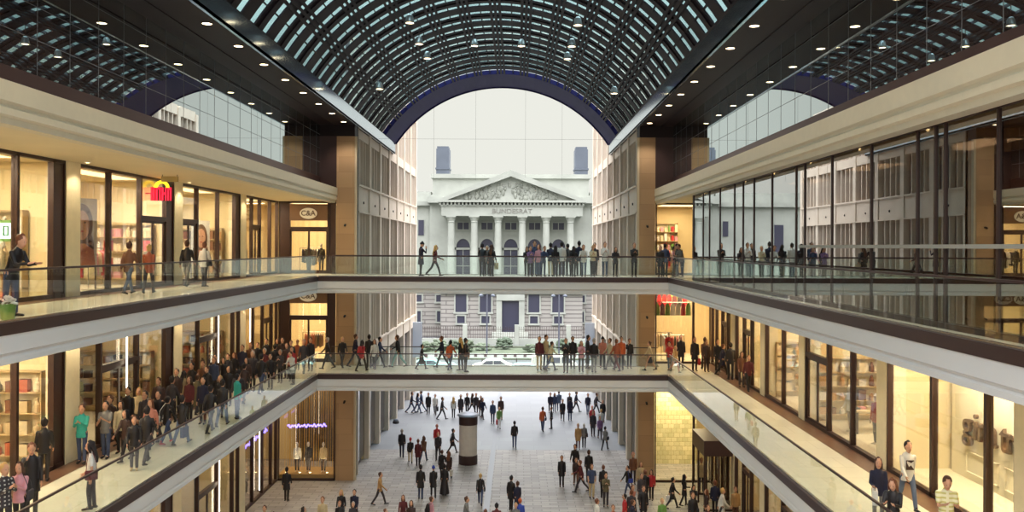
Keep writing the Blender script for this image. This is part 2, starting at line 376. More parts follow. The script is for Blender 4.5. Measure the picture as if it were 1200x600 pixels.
# ---------------------------------------------------------------- shopfronts and rooms
ORD = ['first', 'second', 'third', 'fourth', 'fifth', 'sixth', 'seventh', 'eighth', 'ninth', 'tenth', 'eleventh', 'twelfth', 'thirteenth', 'fourteenth', 'fifteenth', 'sixteenth', 'seventeenth', 'eighteenth', 'nineteenth', 'twentieth', 'twenty-first', 'twenty-second', 'twenty-third', 'twenty-fourth', 'twenty-fifth', 'twenty-sixth', 'twenty-seventh', 'twenty-eighth', 'twenty-ninth', 'thirtieth']
LEVN = {F0: 'plaza level', F1: 'lower gallery', F2: 'upper gallery'}
def front_y(xw, s_, y0, y1, z0, z1, divs, label, g=g_shop, door=None, dark_fill=None, transom=True):
    """shop front in the plane x = xw running along y; divs = mullion positions; door = index of the bay with a door"""
    r = empty('shopfront', (xw, y0, z0), 0, label, 'shopfront'); h = z1-z0
    f = MB(); t = .09 if g is not g_right else .045; mw = .06 if g is not g_right else .035
    f.box(-t, t, 0, y1-y0, 0, .12); f.box(-t, t, 0, y1-y0, h-.1, h)
    ys = [0]+[d-y0 for d in divs]+[y1-y0]
    for q in ys: f.box(-t, t, max(0, q-mw), min(y1-y0, q+mw), 0, h)
    f.build('frame', m_frame, r)
    for i in range(len(ys)-1):
        a, b_ = ys[i]+mw, ys[i+1]-mw
        if b_-a < .6 and g is not g_right:
            MB().box(-.05, .05, a, b_, .12, h-.1).build('side_panel', m_frame, r); continue
        if door == i:
            MB().box(-t, t, a, b_, 2.55, 2.72).build('transom', m_frame, r)
            MB().box(-.015, .015, a, b_, 2.72, h-.1).build('glass_pane', g, r)
            d = MB(); d.box(-.03, .03, a, a+.08, .02, 2.55); d.box(-.03, .03, a+.08, b_-.08, .02, .2); d.box(-.03, .03, b_-.08, b_, .02, 2.55); d.box(-.03, .03, a+.08, b_-.08, 2.45, 2.55); d.box(-.03, .03, (a+b_)/2-.05, (a+b_)/2+.05, .2, 2.45)
            dd = d.build('door', m_frame, r)
            MB().box(-.01, .01, a+.08, (a+b_)/2-.05, .2, 2.45).build('door_glass', g, dd); MB().box(-.01, .01, (a+b_)/2+.05, b_-.08, .2, 2.45).build('door_glass', g, dd)
        else:
            MB().box(-.015, .015, a, b_, .12, h-.1).build('glass_pane', g, r)
    return r
def front_x(yw, x0, x1, z0, z1, divs, label, g=g_shop, door=None):
    r = front_y(0, 1, 0, x1-x0, 0, z1-z0, [d-x0 for d in divs], label, g, door)
    r.location = (x0, yw, z0); r.rotation_euler = (0, 0, -math.pi/2); return r

PL = [10.1, 18.4, 26.7, 35.0, 43.3]       # pilasters, left wall
PR = [11.6, 19.0, 26.4, 33.8, 39.2, 44.6] # right wall
m_pil = mat('cream_stone_pilaster', (236, 222, 188), .6, noise=.05)
for z0, z1 in ((F0, F1-.86), (F1, F2-.86), (F2, SOF+.08)):
    for y in PL: MB().box(WL+.12, WL-.5, y-.42, y+.42, z0, z1).build('pillar', m_pil, kind=S)
    if z0 != F2:
        for y in PR: MB().box(WR-.12, WR+.5, y-.34, y+.34, z0, z1).build('pillar', m_pil, kind=S)
    for y in PL: MB().box(WL-.5, WL-5, y-.1, y+.1, z0, z1).build('partition_wall', mat('shop_partition_paint', (222, 204, 160), .7), kind=S)
    if z0 != F2:
        for y in PR: MB().box(WR+.5, WR+5, y-.1, y+.1, z0, z1).build('partition_wall', mat('shop_partition_paint', (222, 204, 160)), kind=S)
BL = [(18.82, 26.28), (27.12, 34.58), (35.42, 42.88), (43.72, YE-.1)]
labs2 = ['shopfront with a small green and white screen, nearest on the upper left gallery', 'shopfront with a woman poster and a lit red sign on the upper left gallery',
         'bright cream shopfront between the red sign and the far corner, upper left gallery', 'dark framed shopfront beside the oval sign, upper left gallery']
labs1 = ['shopfront with framed goods on its wall, nearest on the lower left gallery', 'dark shopfront behind the teal jacket, lower left gallery',
         'brown shopfront behind the crowd, middle of the lower left gallery', 'dark shopfront with light tubes at the far corner, lower left gallery']
labs0 = ['plaza shopfront nearest under the left gallery', 'plaza shopfront under the left gallery, second from the camera',
         'plaza shopfront with a bright vertical tube under the left gallery', 'plaza shopfront next to the purple neon corner, under the left gallery']
dv2 = [[21.3, 23.8, 25.65], [29.2, 31.6, 33.9], [37.2, 39.8, 42.2], [44.9, 46.3, 48.2]]
dv1 = [[21.5, 23.8, 25.7], [28.6, 31.4, 33.9], [37.4, 39.9, 42.0], [45.2, 46.9, 48.6]]
for i, (a, b_) in enumerate(BL):
    front_y(WL, -1, a, b_, F2, SOF+.08, dv2[i], labs2[i], door=[None, 2, 0, 1][i])
    front_y(WL, -1, a, b_, F1, F2-.86, dv1[i], labs1[i], door=[None, 1, 1, 2][i])
    front_y(WL, -1, a, b_, F0, F1-.86, dv1[i], labs0[i], door=[None, 0, 1, None][i])
BR = [(12, 18.66), (19.34, 26.06), (26.74, 33.46), (34.14, 38.86), (39.54, 44.2), (44.9, YE-.1)]
dr1 = [[14, 16], [20.6, 23.3], [28.9, 31.1], [36.4], [41.3, 42.7], [46.0, 47.2, 48.6]]
lr1 = ['bright shopfront nearest on the lower right gallery', 'bright shopfront with large brown letters on the lower right gallery', 'shopfront with mannequins and a purple light strip, lower right gallery',
       'narrow cream shopfront beyond the purple light strip, lower right gallery', 'dark framed entrance front behind the far people, lower right gallery', 'dark shopfront next to the red clothes in the far right corner, lower gallery']
lr0 = ['plaza shopfront nearest under the right gallery', 'plaza shopfront under the right gallery, second from the camera', 'plaza shopfront under the right gallery, third from the camera',
       'dark plaza shopfront with a beige pilaster under the right gallery', 'plaza shopfront behind the white jacket, under the right gallery', 'dark plaza entrance front beside the golden tile window']
for i, (a, b_) in enumerate(BR):
    front_y(WR, 1, a, b_, F1, F2-.86, dr1[i], lr1[i], door=[None, None, 2, None, 1, 1][i])
    front_y(WR, 1, a, b_, F0, F1-.86, dr1[i], lr0[i], door=[None, None, 1, 0, 1, 1][i])
# dark door between pilasters beyond the mannequin window
# upper right: full height brown glazing close to the edge
front_y(8.65, 1, 8, 41.7, F2, SOF+.12, [15.3, 17.2, 17.6, 18.4, 20.8, 23.4, 25.6, 26.4, 28.9, 31.1, 32.6, 33.9, 36.3, 38.3, 39.6], 'long dark mirror-like glass front of the upper right gallery', g=g_right)
MB().box(8.56, 8.62, 8, 26, F2+1.62, F2+1.70).build('trim_11', mat('frosted_glass_band', (170, 165, 155), .5), kind=S)
MB().box(8.6, WR+1.6, 41.7, 41.85, F2, SOF+.12).build('partition_wall', mat('dark_brown_wall', (60, 42, 36), .5), kind=S)
MB().box(WR+1.6, WR+1.8, 8, 41.7, F2, SOF+.12).build('wall_inner_right', mat('brown_shop_wall', (110, 78, 58), .6), kind=S)
# end fronts beside the pillars
for z0, z1, la, lb in ((F2, SOF+.08, 'shop entrance under the oval white sign on the upper gallery, left end', 'bright shop entrance with a green panel on the upper gallery, right end'),
                       (F1, F2-.86, 'shop entrance under the oval white sign on the lower gallery, left end', 'shop window full of red clothes on the lower gallery, right end'),
                       (F0, F1-.86, 'plaza display window with purple neon script beside the left pillar', 'plaza window with a golden tiled wall beside the right pillar')):
    front_x(YE, WL+.1, XL-.08, z0, z1, [-13.3, -11.0] if z0 else [], la, door=1 if z0 else None)
    front_x(YE, XR+.08, WR-.1, z0, z1, [10.3] if z0 else [10.35], lb)
front_x(YE, WR, WR+1.6, F2, SOF+.08, [], 'narrow glass pane at the far right corner of the upper gallery')

# ---- signs
def text_obj(name, body, size, loc, rot, m, ext=.03, parent=None, sx=1, bold=0.0, align='CENTER'):
    c = bpy.data.curves.new(name, 'FONT'); c.body = body; c.size = size; c.extrude = ext; c.offset = bold; c.align_x = align; c.align_y = 'CENTER'
    c.materials.append(m); t = bpy.data.objects.new(name, c); COL.objects.link(t)
    dg = bpy.context.evaluated_depsgraph_get(); me = bpy.data.meshes.new_from_object(t.evaluated_get(dg)); me.materials.clear(); me.materials.append(m)
    bpy.data.objects.remove(t)
    o = bpy.data.objects.new(name, me); o.location = loc; o.rotation_euler = rot; o.scale = (sx, 1, 1); return link(o, parent)
m_signw = mat('cream_sign', (225, 215, 190), .5, emit=(225, 215, 190), estr=.15)
m_letter = mat('brown_letter', (110, 88, 66), .4, .3)
for z in (F2+3.5, F1+3.85):
    o = empty('oval_sign', (-12.15, YE-.152, z), 0, 'oval white sign reading C&A over the %s entrance, left end' % ('upper gallery' if z > 14 else 'lower gallery'), 'sign')
    v = [(.5*math.cos(a*math.pi/16), .32*math.sin(a*math.pi/16)) for a in range(32)]
    MB().prism(v, 'y', -.05, .03).build('plate', m_signw, o)
    text_obj('letters', 'C&A', .42, (0, -.06, 0), (R(90), 0, 0), m_letter, .01, o, bold=.008)
    b = MB(); b.box(-13.25, -11.05, YE-.12, YE-.088, z-.42, z+.55); b.build('sign_fascia', mat('bronze_fascia', (120, 88, 62), .5), label='brown boarding behind the oval sign over the %s entrance' % ('upper gallery' if z > 14 else 'lower gallery'), cat='signboard')
# lit red sign with yellow arch
o = empty('lit_shop_sign', (-13.75, 33.0, F2+3.05), 0, 'lit red sign with a yellow arch hanging over the upper left gallery door', 'sign')
m_red = mat('lit_red_letter', (225, 30, 50), .5, emit=(235, 25, 60), estr=1.3); m_yel = mat('lit_yellow_arch', (250, 215, 40), .5, emit=(250, 215, 40), estr=1.5)
for k, (xx, wv) in enumerate(((-.5, .17), (-.26, .2), (0, .2), (.26, .17))):
    b = MB(); b.box(xx, xx+.06, -.05, .05, 0, .62); b.box(xx+wv-.05, xx+wv, -.05, .05, 0, .62); b.box(xx, xx+wv, -.05, .05, .54 if k % 2 else .28, .62 if k % 2 else .38); b.build('letter', m_red, o)
vs = []; b = MB()
for k in range(12):
    a0, a1 = math.pi*k/12, math.pi*(k+1)/12
    b.prism([(.34*math.cos(a0), .62+.34*math.sin(a0)), (.34*math.cos(a1), .62+.34*math.sin(a1)), (.2*math.cos(a1), .62+.2*math.sin(a1)), (.2*math.cos(a0), .62+.2*math.sin(a0))], 'y', -.05, .05)
b.build('arch', m_yel, o)
MB().box(-.52, .5, .05, .09, -.02, .64).build('back_plate', m_dark, o)
MB().box(-.75, -.5, .0, .05, .3, .36).build('bracket', m_dark, o)
o.rotation_euler = (0, 0, R(12)); o.scale = (.8, .8, .8); o.location.z += .3
# small beige direction sign hanging from the soffit
o = empty('hanging_sign', (-12.75, 31.3, SOF+.02), 0, 'small beige sign box hanging under the upper left soffit', 'sign')
MB().box(-.3, .3, -.04, .04, -.2, 0).build('panel', mat('beige_sign', (170, 150, 100), .5), o)
MB().box(-.28, -.26, -.01, .01, 0, .07).build('rod', m_dark, o); MB().box(.26, .28, -.01, .01, 0, .07).build('rod', m_dark, o)
# green / white screen
o = empty('window_screen', (-14.35, 24.0, F2+2.0), 0, 'small glowing white and green screen in the nearest upper left shop window', 'screen')
MB().box(-.24, .24, -.03, .03, -.3, .3).build('casing', mat('lit_green_panel', (110, 150, 80), .5, emit=(70, 140, 70), estr=.25), o)  # glowing green surround stands in for the dim halo around the screen
MB().box(-.16, .16, -.05, -.03, -.22, .22).build('screen', mat('lit_screen', (230, 250, 240), .5, emit=(220, 250, 235), estr=1.5), o)
b = MB(); b.box(-.08, -.04, -.06, -.05, -.12, .12); b.box(.04, .08, -.06, -.05, -.12, .12); b.box(-.08, .08, -.06, -.05, -.14, -.11); b.box(-.08, .08, -.06, -.05, .11, .14); b.build('symbol', mat('green_ink', (40, 120, 70), .5), o)
# big letters on the inner wall of the bright shop
MB().box(13.3, 13.45, 18, 26.06, F1, F2-.86).build('wall_shop_right', mat('white_panelled_wall', (240, 232, 205), .6), kind=S)
for k, (ch, yy) in enumerate((('g', 25.0), ('i', 24.55), ('n', 24.15), ('a', 23.7), ('t', 23.1), ('r', 22.8), ('i', 22.5), ('c', 22.15), ('o', 21.65), ('t', 21.2))):
    o = text_obj('sign_letter', ch, 1.15, (13.22, yy, F1+1.62), (R(90), 0, R(-90)), m_letter, .05, bold=.004)
    tag(o, 'large brown wall letter %s, %s of the word on the bright right shop wall' % (ch, ORD[k]), 'letter', 'large brown letters on the right shop wall')
b = MB()
for yy in (19.5, 21.5, 23.5):
    for a_, b2, c, d in ((yy, yy+1.7, .2, .24), (yy, yy+1.7, .8, .84), (yy, yy+.05, .2, .84), (yy+1.65, yy+1.7, .2, .84)): b.box(13.26, 13.3, a_, b2, F1+c, F1+d)
b.build('trim_12', mat('white_panelled_wall', (240, 232, 205)), kind=S)
# purple strip + green panel
tag(MB().box(11.75, 11.85, 26.75, 27.0, F1+.3, F1+3.8).build('light_strip', mat('lit_purple', (110, 95, 210), .5, emit=(95, 80, 230), estr=1.2)), 'purple glowing vertical light strip beside a lower right gallery pilaster', 'light')
tag(MB().box(10.7, 10.95, YE-.2, YE-.085, F2+1.6, F2+3.0).build('green_panel', mat('lit_green', (40, 200, 90), .5, emit=(30, 200, 90), estr=.8)), 'bright green vertical panel at the far right corner of the upper gallery', 'sign')
# neon script
m_neon = mat('violet_neon', (150, 130, 255), .5, emit=(120, 105, 255), estr=5)
for nm, x0, x1, lab in (('a', -13.4, -11.15, 'violet neon script in the plaza display window beside the left pillar'), ('b', 0, 0, 'violet neon script in the plaza side window near the left corner')):
    b = MB(); n = 110; pts = []
    for k in range(n+1):
        t = k/n; u = (x0+(x1-x0)*t) if nm == 'a' else (44.6+4.2*t)
        zz = F0+3.1+.055*math.sin(t*75)+.04*math.sin(t*47+1)+.16*t*.5
        pts.append((u, YE+.25, zz) if nm == 'a' else (WL-.25, u, zz))
    b.loft(pts, [.035]*len(pts), ref=(0, 0, 1), n=6)
    o = empty('neon_script', (0, 0, 0), 0, lab, 'neon sign'); b.build('script_tube', m_neon, o, smooth=True)
    for e in (0, 1):
        q = pts[3 if e == 0 else -4]; MB().loft([q, (q[0], q[1], F1-.86)], [.008, .008], n=5).build('hanging_rod', m_dark, o)

# ---- room contents
m_skinm = mat('mannequin_white', (225, 215, 200), .5)
PAL = dict(black=(26, 18, 21), navy=(32, 30, 54), grey=(120, 116, 114), dgrey=(58, 50, 54), beige=(196, 172, 132), brown=(112, 70, 48), dbrown=(58, 34, 30), red=(184, 40, 44),
           white=(222, 216, 208), teal=(52, 160, 146), orange=(196, 92, 48), pink=(214, 150, 160), blue=(50, 74, 170), jeans=(88, 100, 124), green=(110, 150, 70), olive=(96, 84, 56),
           cream=(214, 196, 160), maroon=(96, 36, 40), purple=(126, 90, 130), tan=(182, 138, 86), dblue=(60, 70, 100), aqua=(150, 196, 190), yellow=(200, 190, 110), salmon=(200, 130, 112),
           skin=(208, 156, 126), skind=(140, 92, 66), blond=(206, 162, 98), hbrown=(84, 52, 36), hblack=(34, 24, 24), hgrey=(170, 160, 150), auburn=(116, 66, 42), rust=(160, 78, 46))
def pm(c, rough=.75): return mat('dye_'+c, PAL[c], rough, noise=.12, nscale=6)
def garment(mb, x, y, z, w, h, d=.05):
    mb.prism([(x-w/2, z), (x+w/2, z), (x+w*.42, z+h*.8), (x+w*.12, z+h), (x-w*.12, z+h), (x-w*.42, z+h*.8)], 'y', y-d/2, y+d/2)
nrack = [0]
def rack(x, y, z, n, cols, lab, along='y'):
    r = empty('clothes_rack', (x, y, z), 0 if along == 'x' else R(90), lab, 'clothes rack')
    L = n*.13+.2; b = MB()
    b.loft([(-L/2, 0, 0), (-L/2, 0, 1.5)], [.018, .018], n=6); b.loft([(L/2, 0, 0), (L/2, 0, 1.5)], [.018, .018], n=6); b.loft([(-L/2, 0, 1.5), (L/2, 0, 1.5)], [.018, .018], ref=(0, 0, 1), n=6)
    b.box(-L/2-.02, -L/2+.02, -.25, .25, 0, .03); b.box(L/2-.02, L/2+.02, -.25, .25, 0, .03)
    b.build('rail_frame', m_chrome, r)
    for k in range(n):
        c = random.choice(cols); g = MB(); hh = random.uniform(.7, 1.0)
        g.prism([(-.24, 1.4-hh), (.24, 1.4-hh), (.2, 1.3), (.05, 1.42), (-.05, 1.42), (-.2, 1.3)], 'x', -L/2+.15+k*.13, -L/2+.19+k*.13)
        o = g.build('hanging_garment', pm(c))
        wx = x if along == 'x' else x; o.location = (x, y, z); o.rotation_euler = r.rotation_euler
        tag(o, '%s garment, %s on the %s' % (c_name(c), ORD[k], lab), 'garment', 'garments on the '+lab)
CN = dict(dgrey='dark grey', dbrown='dark brown', dblue='dark blue', jeans='denim blue', hbrown='brown', hblack='black', hgrey='grey', skind='brown')
def c_name(c): return CN.get(c, c)
def shelf_wall(x0, x1, y, z, rows, n, cols, where, facing=-1, h=2.2):
    """shelf unit standing against a wall at y, facing -y"""
    r = empty('shelf_unit', ((x0+x1)/2, y, z), 0, 'shelf unit with %s rows of goods %s' % (['no', 'one', 'two', 'three', 'four', 'five'][rows], where), 'shelf')
    W = x1-x0; b = MB(); b.box(-W/2, W/2, -.02, 0, .2, h+.2); b.build('back_panel', mat('shelf_back', (230, 215, 175), .6), r)
    for k in range(rows+1):
        zz = .25+k*h/rows; MB().box(-W/2, W/2, -.34, -.02, zz, zz+.03).build('shelf_board', mat('shelf_wood', (186, 160, 116), .5), r)
    for e in (-W/2, W/2-.03): MB().box(e, e+.03, -.34, 0, 0, h+.28).build('side_panel', mat('shelf_wood', (186, 160, 116)), r)
    for k in range(rows):
        zz = z+.28+k*h/rows; xx = x0+.1
        for q in range(n):
            wv = W/n*.7; hh = random.uniform(.45, .8)*h/rows; c = random.choice(cols)
            g = MB(); cx = x0+(q+.5)*W/n
            if q % 3 == 2: g.lathe(0, 0, [(wv*.3, 0), (wv*.36, .02), (wv*.36, hh*.6), (wv*.2, hh*.75), (wv*.16, hh)], 10)
            else: g.box(-wv/2, wv/2, -.1, .1, 0, hh); g.box(-wv/2-.005, wv/2+.005, -.105, .105, hh*.86, hh)
            o = g.build('boxed_product' if q % 3 != 2 else 'bottle', pm(c, .5), loc=(cx, y-.19, zz))
            tag(o, '%s %s, %s from left on the %s shelf, %s' % (c_name(c), 'box' if q % 3 != 2 else 'bottle', ORD[q], ['bottom', 'second', 'third', 'fourth', 'fifth'][k], where.replace('in the ', '')), 'box' if q % 3 != 2 else 'bottle', 'goods %s' % where)
def table(x, y, z, lab, c='cream'):
    r = empty('display_table', (x, y, z), 0, lab, 'table')
    MB().box(-.6, .6, -.4, .4, .78, .84).build('table_top', pm(c, .4), r)
    for a in (-1, 1):
        for d in (-1, 1): MB().box(a*.55-.03, a*.55+.03, d*.35-.03, d*.35+.03, 0, .78).build('leg', m_frame, r)
    for k in range(5):
        g = MB(); g.box(-.09, .09, -.12, .12, 0, .05+.03*(k % 3)); cc = random.choice(['white', 'red', 'navy', 'beige', 'pink'])
        tag(g.build('folded_cloth', pm(cc), loc=(x-.45+k*.22, y, z+.84)), '%s folded cloth, %s on the %s' % (c_name(cc), ORD[k], lab), 'cloth', 'folded cloths on the '+lab)
def poster(x, y, z, w, h, rz, lab, portrait=True, cols=('cream', 'hbrown')):
    r = empty('poster_board', (x, y, z), rz, lab, 'poster')
    MB().box(-w/2, w/2, 0, .03, 0, h).build('board', pm('white', .5), r); b = MB(); b.box(-w/2, -w/2+.04, .03, .07, -(z-(F2 if z > F2 else F1)), h); b.box(w/2-.04, w/2, .03, .07, -(z-(F2 if z > F2 else F1)), h); b.build('stand', m_dark, r)
    if portrait:
        def disc(cx, cz, a, b2, y0, m, nm): MB().prism([(cx+a*math.cos(t*math.pi/12), cz+b2*math.sin(t*math.pi/12)) for t in range(24)], 'y', y0, y0+.004).build(nm, m, r)
        disc(0, h*.62, w*.36, h*.30, -.006, pm(cols[1]), 'printed_hair'); disc(-w*.02, h*.30, w*.42, h*.26, -.010, pm(cols[1]), 'printed_hair')
        MB().prism([(-w*.45, 0), (w*.45, 0), (w*.38, h*.24), (w*.1, h*.33), (-w*.1, h*.33), (-w*.38, h*.24)], 'y', -.016, -.012).build('printed_dress', pm('salmon'), r)
        disc(0, h*.60, w*.24, h*.22, -.022, pm('skin'), 'printed_face')
        for e in (-1, 1): disc(e*w*.09, h*.64, w*.035, h*.012, -.028, pm('hblack'), 'printed_eye')
        disc(0, h*.51, w*.06, h*.012, -.028, pm('red'), 'printed_mouth')
    return r
# lights in the rooms (one lit ceiling panel per bay)
m_panel = mat('lit_ceiling_panel', (255, 240, 205), .5, emit=(255, 222, 165), estr=2.0)
def room_light(x, y, z, sx, sy, power, lab, col=(1, .86, .64)):
    o = empty('ceiling_light_panel', (x, y, z), 0, lab, 'ceiling light')
    MB().box(-sx/2-.04, sx/2+.04, -sy/2-.04, sy/2+.04, 0, .05).build('frame', m_signw, o)
    MB().box(-sx/2, sx/2, -sy/2, sy/2, -.01, 0).build('diffuser', m_panel, o)
    area('panel_light', (0, 0, -.04), sx, sy, power, col, parent=o)
for i, (a, b_) in enumerate(BL):
    yc = (a+b_)/2
    for z1, pw, ln in ((SOF+.06, 480, 'upper left shop'), (F2-.92, 95 if i else 480, 'lower left shop'), (F1-.92, 120, 'left plaza shop')):
        room_light(-15.3, yc, z1, .9, 5.2, pw, 'lit ceiling panel in the %s, %s from the camera' % (ln, ORD[i]))
for i, (a, b_) in enumerate(BR[1:]):
    yc = (a+b_)/2; 
    for z1, pw, ln in ((F2-.92, [380, 250, 240, 200, 200][i], 'lower right shop'), (F1-.92, 120, 'right plaza shop')):
        room_light(12.5 if i == 0 and z1 > 8 else 13.4, yc, z1, 1.0, (b_-a)*.7, pw, 'lit ceiling panel in the %s, %s from the camera' % (ln, ORD[i]))
for xx, nm in ((-12.4, 'left'), (10.0, 'right')):
    for z1, pw, ln in ((SOF+.06, 260, 'upper'), (F2-.92, 330, 'lower'), (F1-.92, 220 if nm == 'left' else 480, 'plaza')):
        room_light(xx, YE+2.4, z1, 2.4, 2.6, pw, 'lit ceiling panel in the %s corner shop at %s level' % (nm, ln), (1, .82, .56) if nm == 'left' or ln != 'plaza' else (1, .88, .56))
for i, yy in enumerate((15, 21, 27, 33)):
    room_light(11.2, yy, SOF+.1, 1.0, 2.5, 60, 'dim ceiling panel behind the upper right glass front, %s from the camera' % ORD[i], (1, .70, .42))

# furniture
shelf_wall(-18.2, -14.6, 26.55, F1, 4, 9, ['rust', 'beige', 'olive', 'brown', 'cream'], 'in the nearest lower left shop', h=2.6)
shelf_wall(-18.2, -15.2, 26.55, F2, 3, 7, ['cream', 'beige', 'white', 'tan'], 'in the nearest upper left shop', h=2.4)
shelf_wall(-18.0, -14.8, 34.85, F2, 4, 8, ['white', 'pink', 'cream', 'red'], 'in the shop under the lit red sign')
shelf_wall(-18.0, -14.8, 43.1, F2, 4, 8, ['white', 'brown', 'cream', 'tan'], 'in the upper left shop before the corner')
shelf_wall(-18.0, -14.8, 34.85, F1, 4, 8, ['beige', 'brown', 'cream', 'dbrown'], 'in the second lower left shop')
shelf_wall(-18.0, -14.8, 43.1, F1, 4, 8, ['rust', 'brown', 'cream', 'black'], 'in the third lower left shop')
shelf_wall(8.4, 10.2, YE+4.6, F2, 5, 8, ['red', 'white', 'cream', 'pink', 'green'], 'in the bright far right upper shop', h=2.9)
shelf_wall(11.8, 14.5, 33.65, F1, 4, 7, ['cream', 'tan', 'white', 'brown'], 'in the mannequin shop on the right')
shelf_wall(11.8, 14.5, 39.05, F1, 4, 7, ['cream', 'tan', 'beige'], 'in the narrow right shop')
poster(-14.75, 28.9, F2+.9, 1.15, 2.3, R(62), 'tall poster of a dark-haired woman in the upper left shop window')
poster(-15.2, 41.0, F2+.7, 1.0, 2.1, R(55), 'smaller portrait poster in the bright cream upper left shop')
for k, (x, y, z, n, al, cs, lab) in enumerate([
    (-15.3, 31.0, F2, 7, 'y', ['white', 'pink', 'cream', 'red'], 'rack in the shop with the lit red sign'),
    (-12.6, YE+2.2, F2, 8, 'x', ['black', 'dbrown', 'white', 'navy'], 'rack inside the upper left corner shop'),
    (-12.4, YE+2.4, F1, 9, 'x', ['rust', 'black', 'brown', 'beige'], 'rack inside the lower left corner shop'),
    (9.4, YE+1.6, F1, 9, 'x', ['red', 'red', 'white', 'dgrey', 'salmon'], 'rack of red clothes in the lower right corner shop'),
    (9.0, YE+3.2, F1, 8, 'x', ['red', 'olive', 'beige', 'white'], 'second rack behind the red clothes, lower right corner shop'),
    (-15.4, 38.5, F1, 8, 'y', ['black', 'rust', 'brown'], 'rack in the third lower left shop'),
    (13.0, 29.5, F1, 7, 'y', ['teal', 'white', 'red'], 'rack in the mannequin shop on the right'),
    (9.6, YE+3.0, F2, 8, 'x', ['white', 'pink', 'red', 'cream'], 'rack in the bright far right upper shop')]):
    rack(x, y, z, n, cs, lab, al)
# red clothes hanging high in the lower right corner shop window
for r_ in range(3):
    rr = empty('clothes_rail', (9.3, YE+1.0+r_*1.1, F1+2.5+.45*r_), 0, 'high %s clothes rail in the lower right corner shop' % ['front', 'middle', 'rear'][r_], 'clothes rail')
    MB().loft([(-1.1, 0, 1.0), (1.1, 0, 1.0)], [.015, .015], ref=(0, 0, 1), n=6).build('bar', m_chrome, rr)
    for e in (-1, 1): MB().loft([(e*1.0, 0, 1.0), (e*1.0, 0, 1.8-.45*r_)], [.012, .012], n=6).build('rod', m_chrome, rr)
    for k in range(7):
        c = random.choice(['red', 'red', 'salmon', 'white', 'maroon', 'dgrey', 'green'])
        g = MB(); garment(g, 0, 0, 0, .3, .75)
        tag(g.build('hanging_shirt', pm(c), loc=(9.3-.95+k*.31, YE+1.0+r_*1.1, F1+2.72+.45*r_)), '%s shirt, %s from left on the high %s rail, red clothes shop' % (c_name(c), ORD[k], ['front', 'middle', 'rear'][r_]), 'shirt', 'shirts on the high rails of the red clothes shop')
table(-15.4, 37.3, F2, 'display table in the bright cream upper left shop')
table(-15.6, 22.5, F2, 'display table in the nearest upper left shop')
table(13.0, 31.5, F1, 'display table in the mannequin shop on the right')
table(12.9, 36.5, F1, 'display table in the narrow right shop')
# golden tile wall
m_gold = brick('golden_tiles', (244, 232, 186), (204, 196, 150), (176, 162, 104), .35, .28, .01, .3, 'XZ', noise=.3)
MB().box(8.15, WR, YE+4.2, YE+4.3, 0, F1-.9).build('wall_tiled', m_gold, kind=S)
# golden strings in the neon window
b = MB()
for k in range(34):
    xx = -13.85+k*.095; b.loft([(xx, YE+1.3+.25*(k % 3), .4), (xx+.02, YE+1.3+.25*(k % 3), F1-.87)], [.012, .012], n=5)
tag(b.build('string_curtain', mat('gold_string', (214, 172, 84), .3, .6), kind='stuff'), 'gold string curtain filling the plaza window beside the left pillar', 'curtain')
MB().box(WL, XL-.1, YE+4.5, YE+4.6, 0, F1-.9).build('wall_display', mat('dark_olive_wall', (66, 54, 36), .7), kind=S)
MB().box(WL+.1, XL-.15, YE+.1, YE+1.9, 0, .32).build('display_plinth', mat('pale_wood', (190, 150, 90), .5), label='low pale wooden plinth in the plaza neon window', cat='plinth')
# vertical light tubes on the left lower fronts
for k, (yy, z) in enumerate([(30.3, F1), (39.6, F1), (44.3, F1), (31.6, F0), (39.8, F0), (46.0, F0)]):
    o = empty('light_tube', (WL+.16, yy, z+.5), 0, 'thin bright vertical tube, %s from the camera on the %s left fronts' % (ORD[k % 3], 'lower gallery' if z else 'plaza'), 'light tube', 'vertical light tubes on the left shopfronts')
    MB().loft([(0, 0, 0), (0, 0, 3.8 if z else 5.2)], [.03, .03], n=8).build('tube', m_tube, o)
    for zz in (-.04, 3.8 if z else 5.2): MB().box(-.12, .04, -.04, .04, zz, zz+.05).build('holder', m_dark, o)

# ---- planter with white flowers by the rail
o = empty('flower_planter', (-10.95, 18.35, F2), 0, 'green pot of white flowers behind the upper left rail', 'planter')
MB().lathe(0, 0, [(.14, 0), (.17, .02), (.22, .42), (.24, .44), (.2, .44), (.19, .38)], 18).build('pot', pm('green'), o, smooth=True)
b = MB(); 
for k in range(46):
    a = random.uniform(0, 6.28); rr = random.uniform(0, .24); zz = .5+random.uniform(-.05, .16)-rr*.3; b.ball((rr*math.cos(a), rr*math.sin(a), zz), .04, 6, 4)
b.build('white_blossoms', pm('white'), o)
b = MB()
for k in range(30):
    a = random.uniform(0, 6.28); rr = random.uniform(.02, .24); b.ball((rr*math.cos(a), rr*math.sin(a), .43+random.uniform(-.02, .05)), (.06, .03, .02), 6, 4)
b.build('leaves', pm('olive'), o); o.scale = (.78, .78, .78)

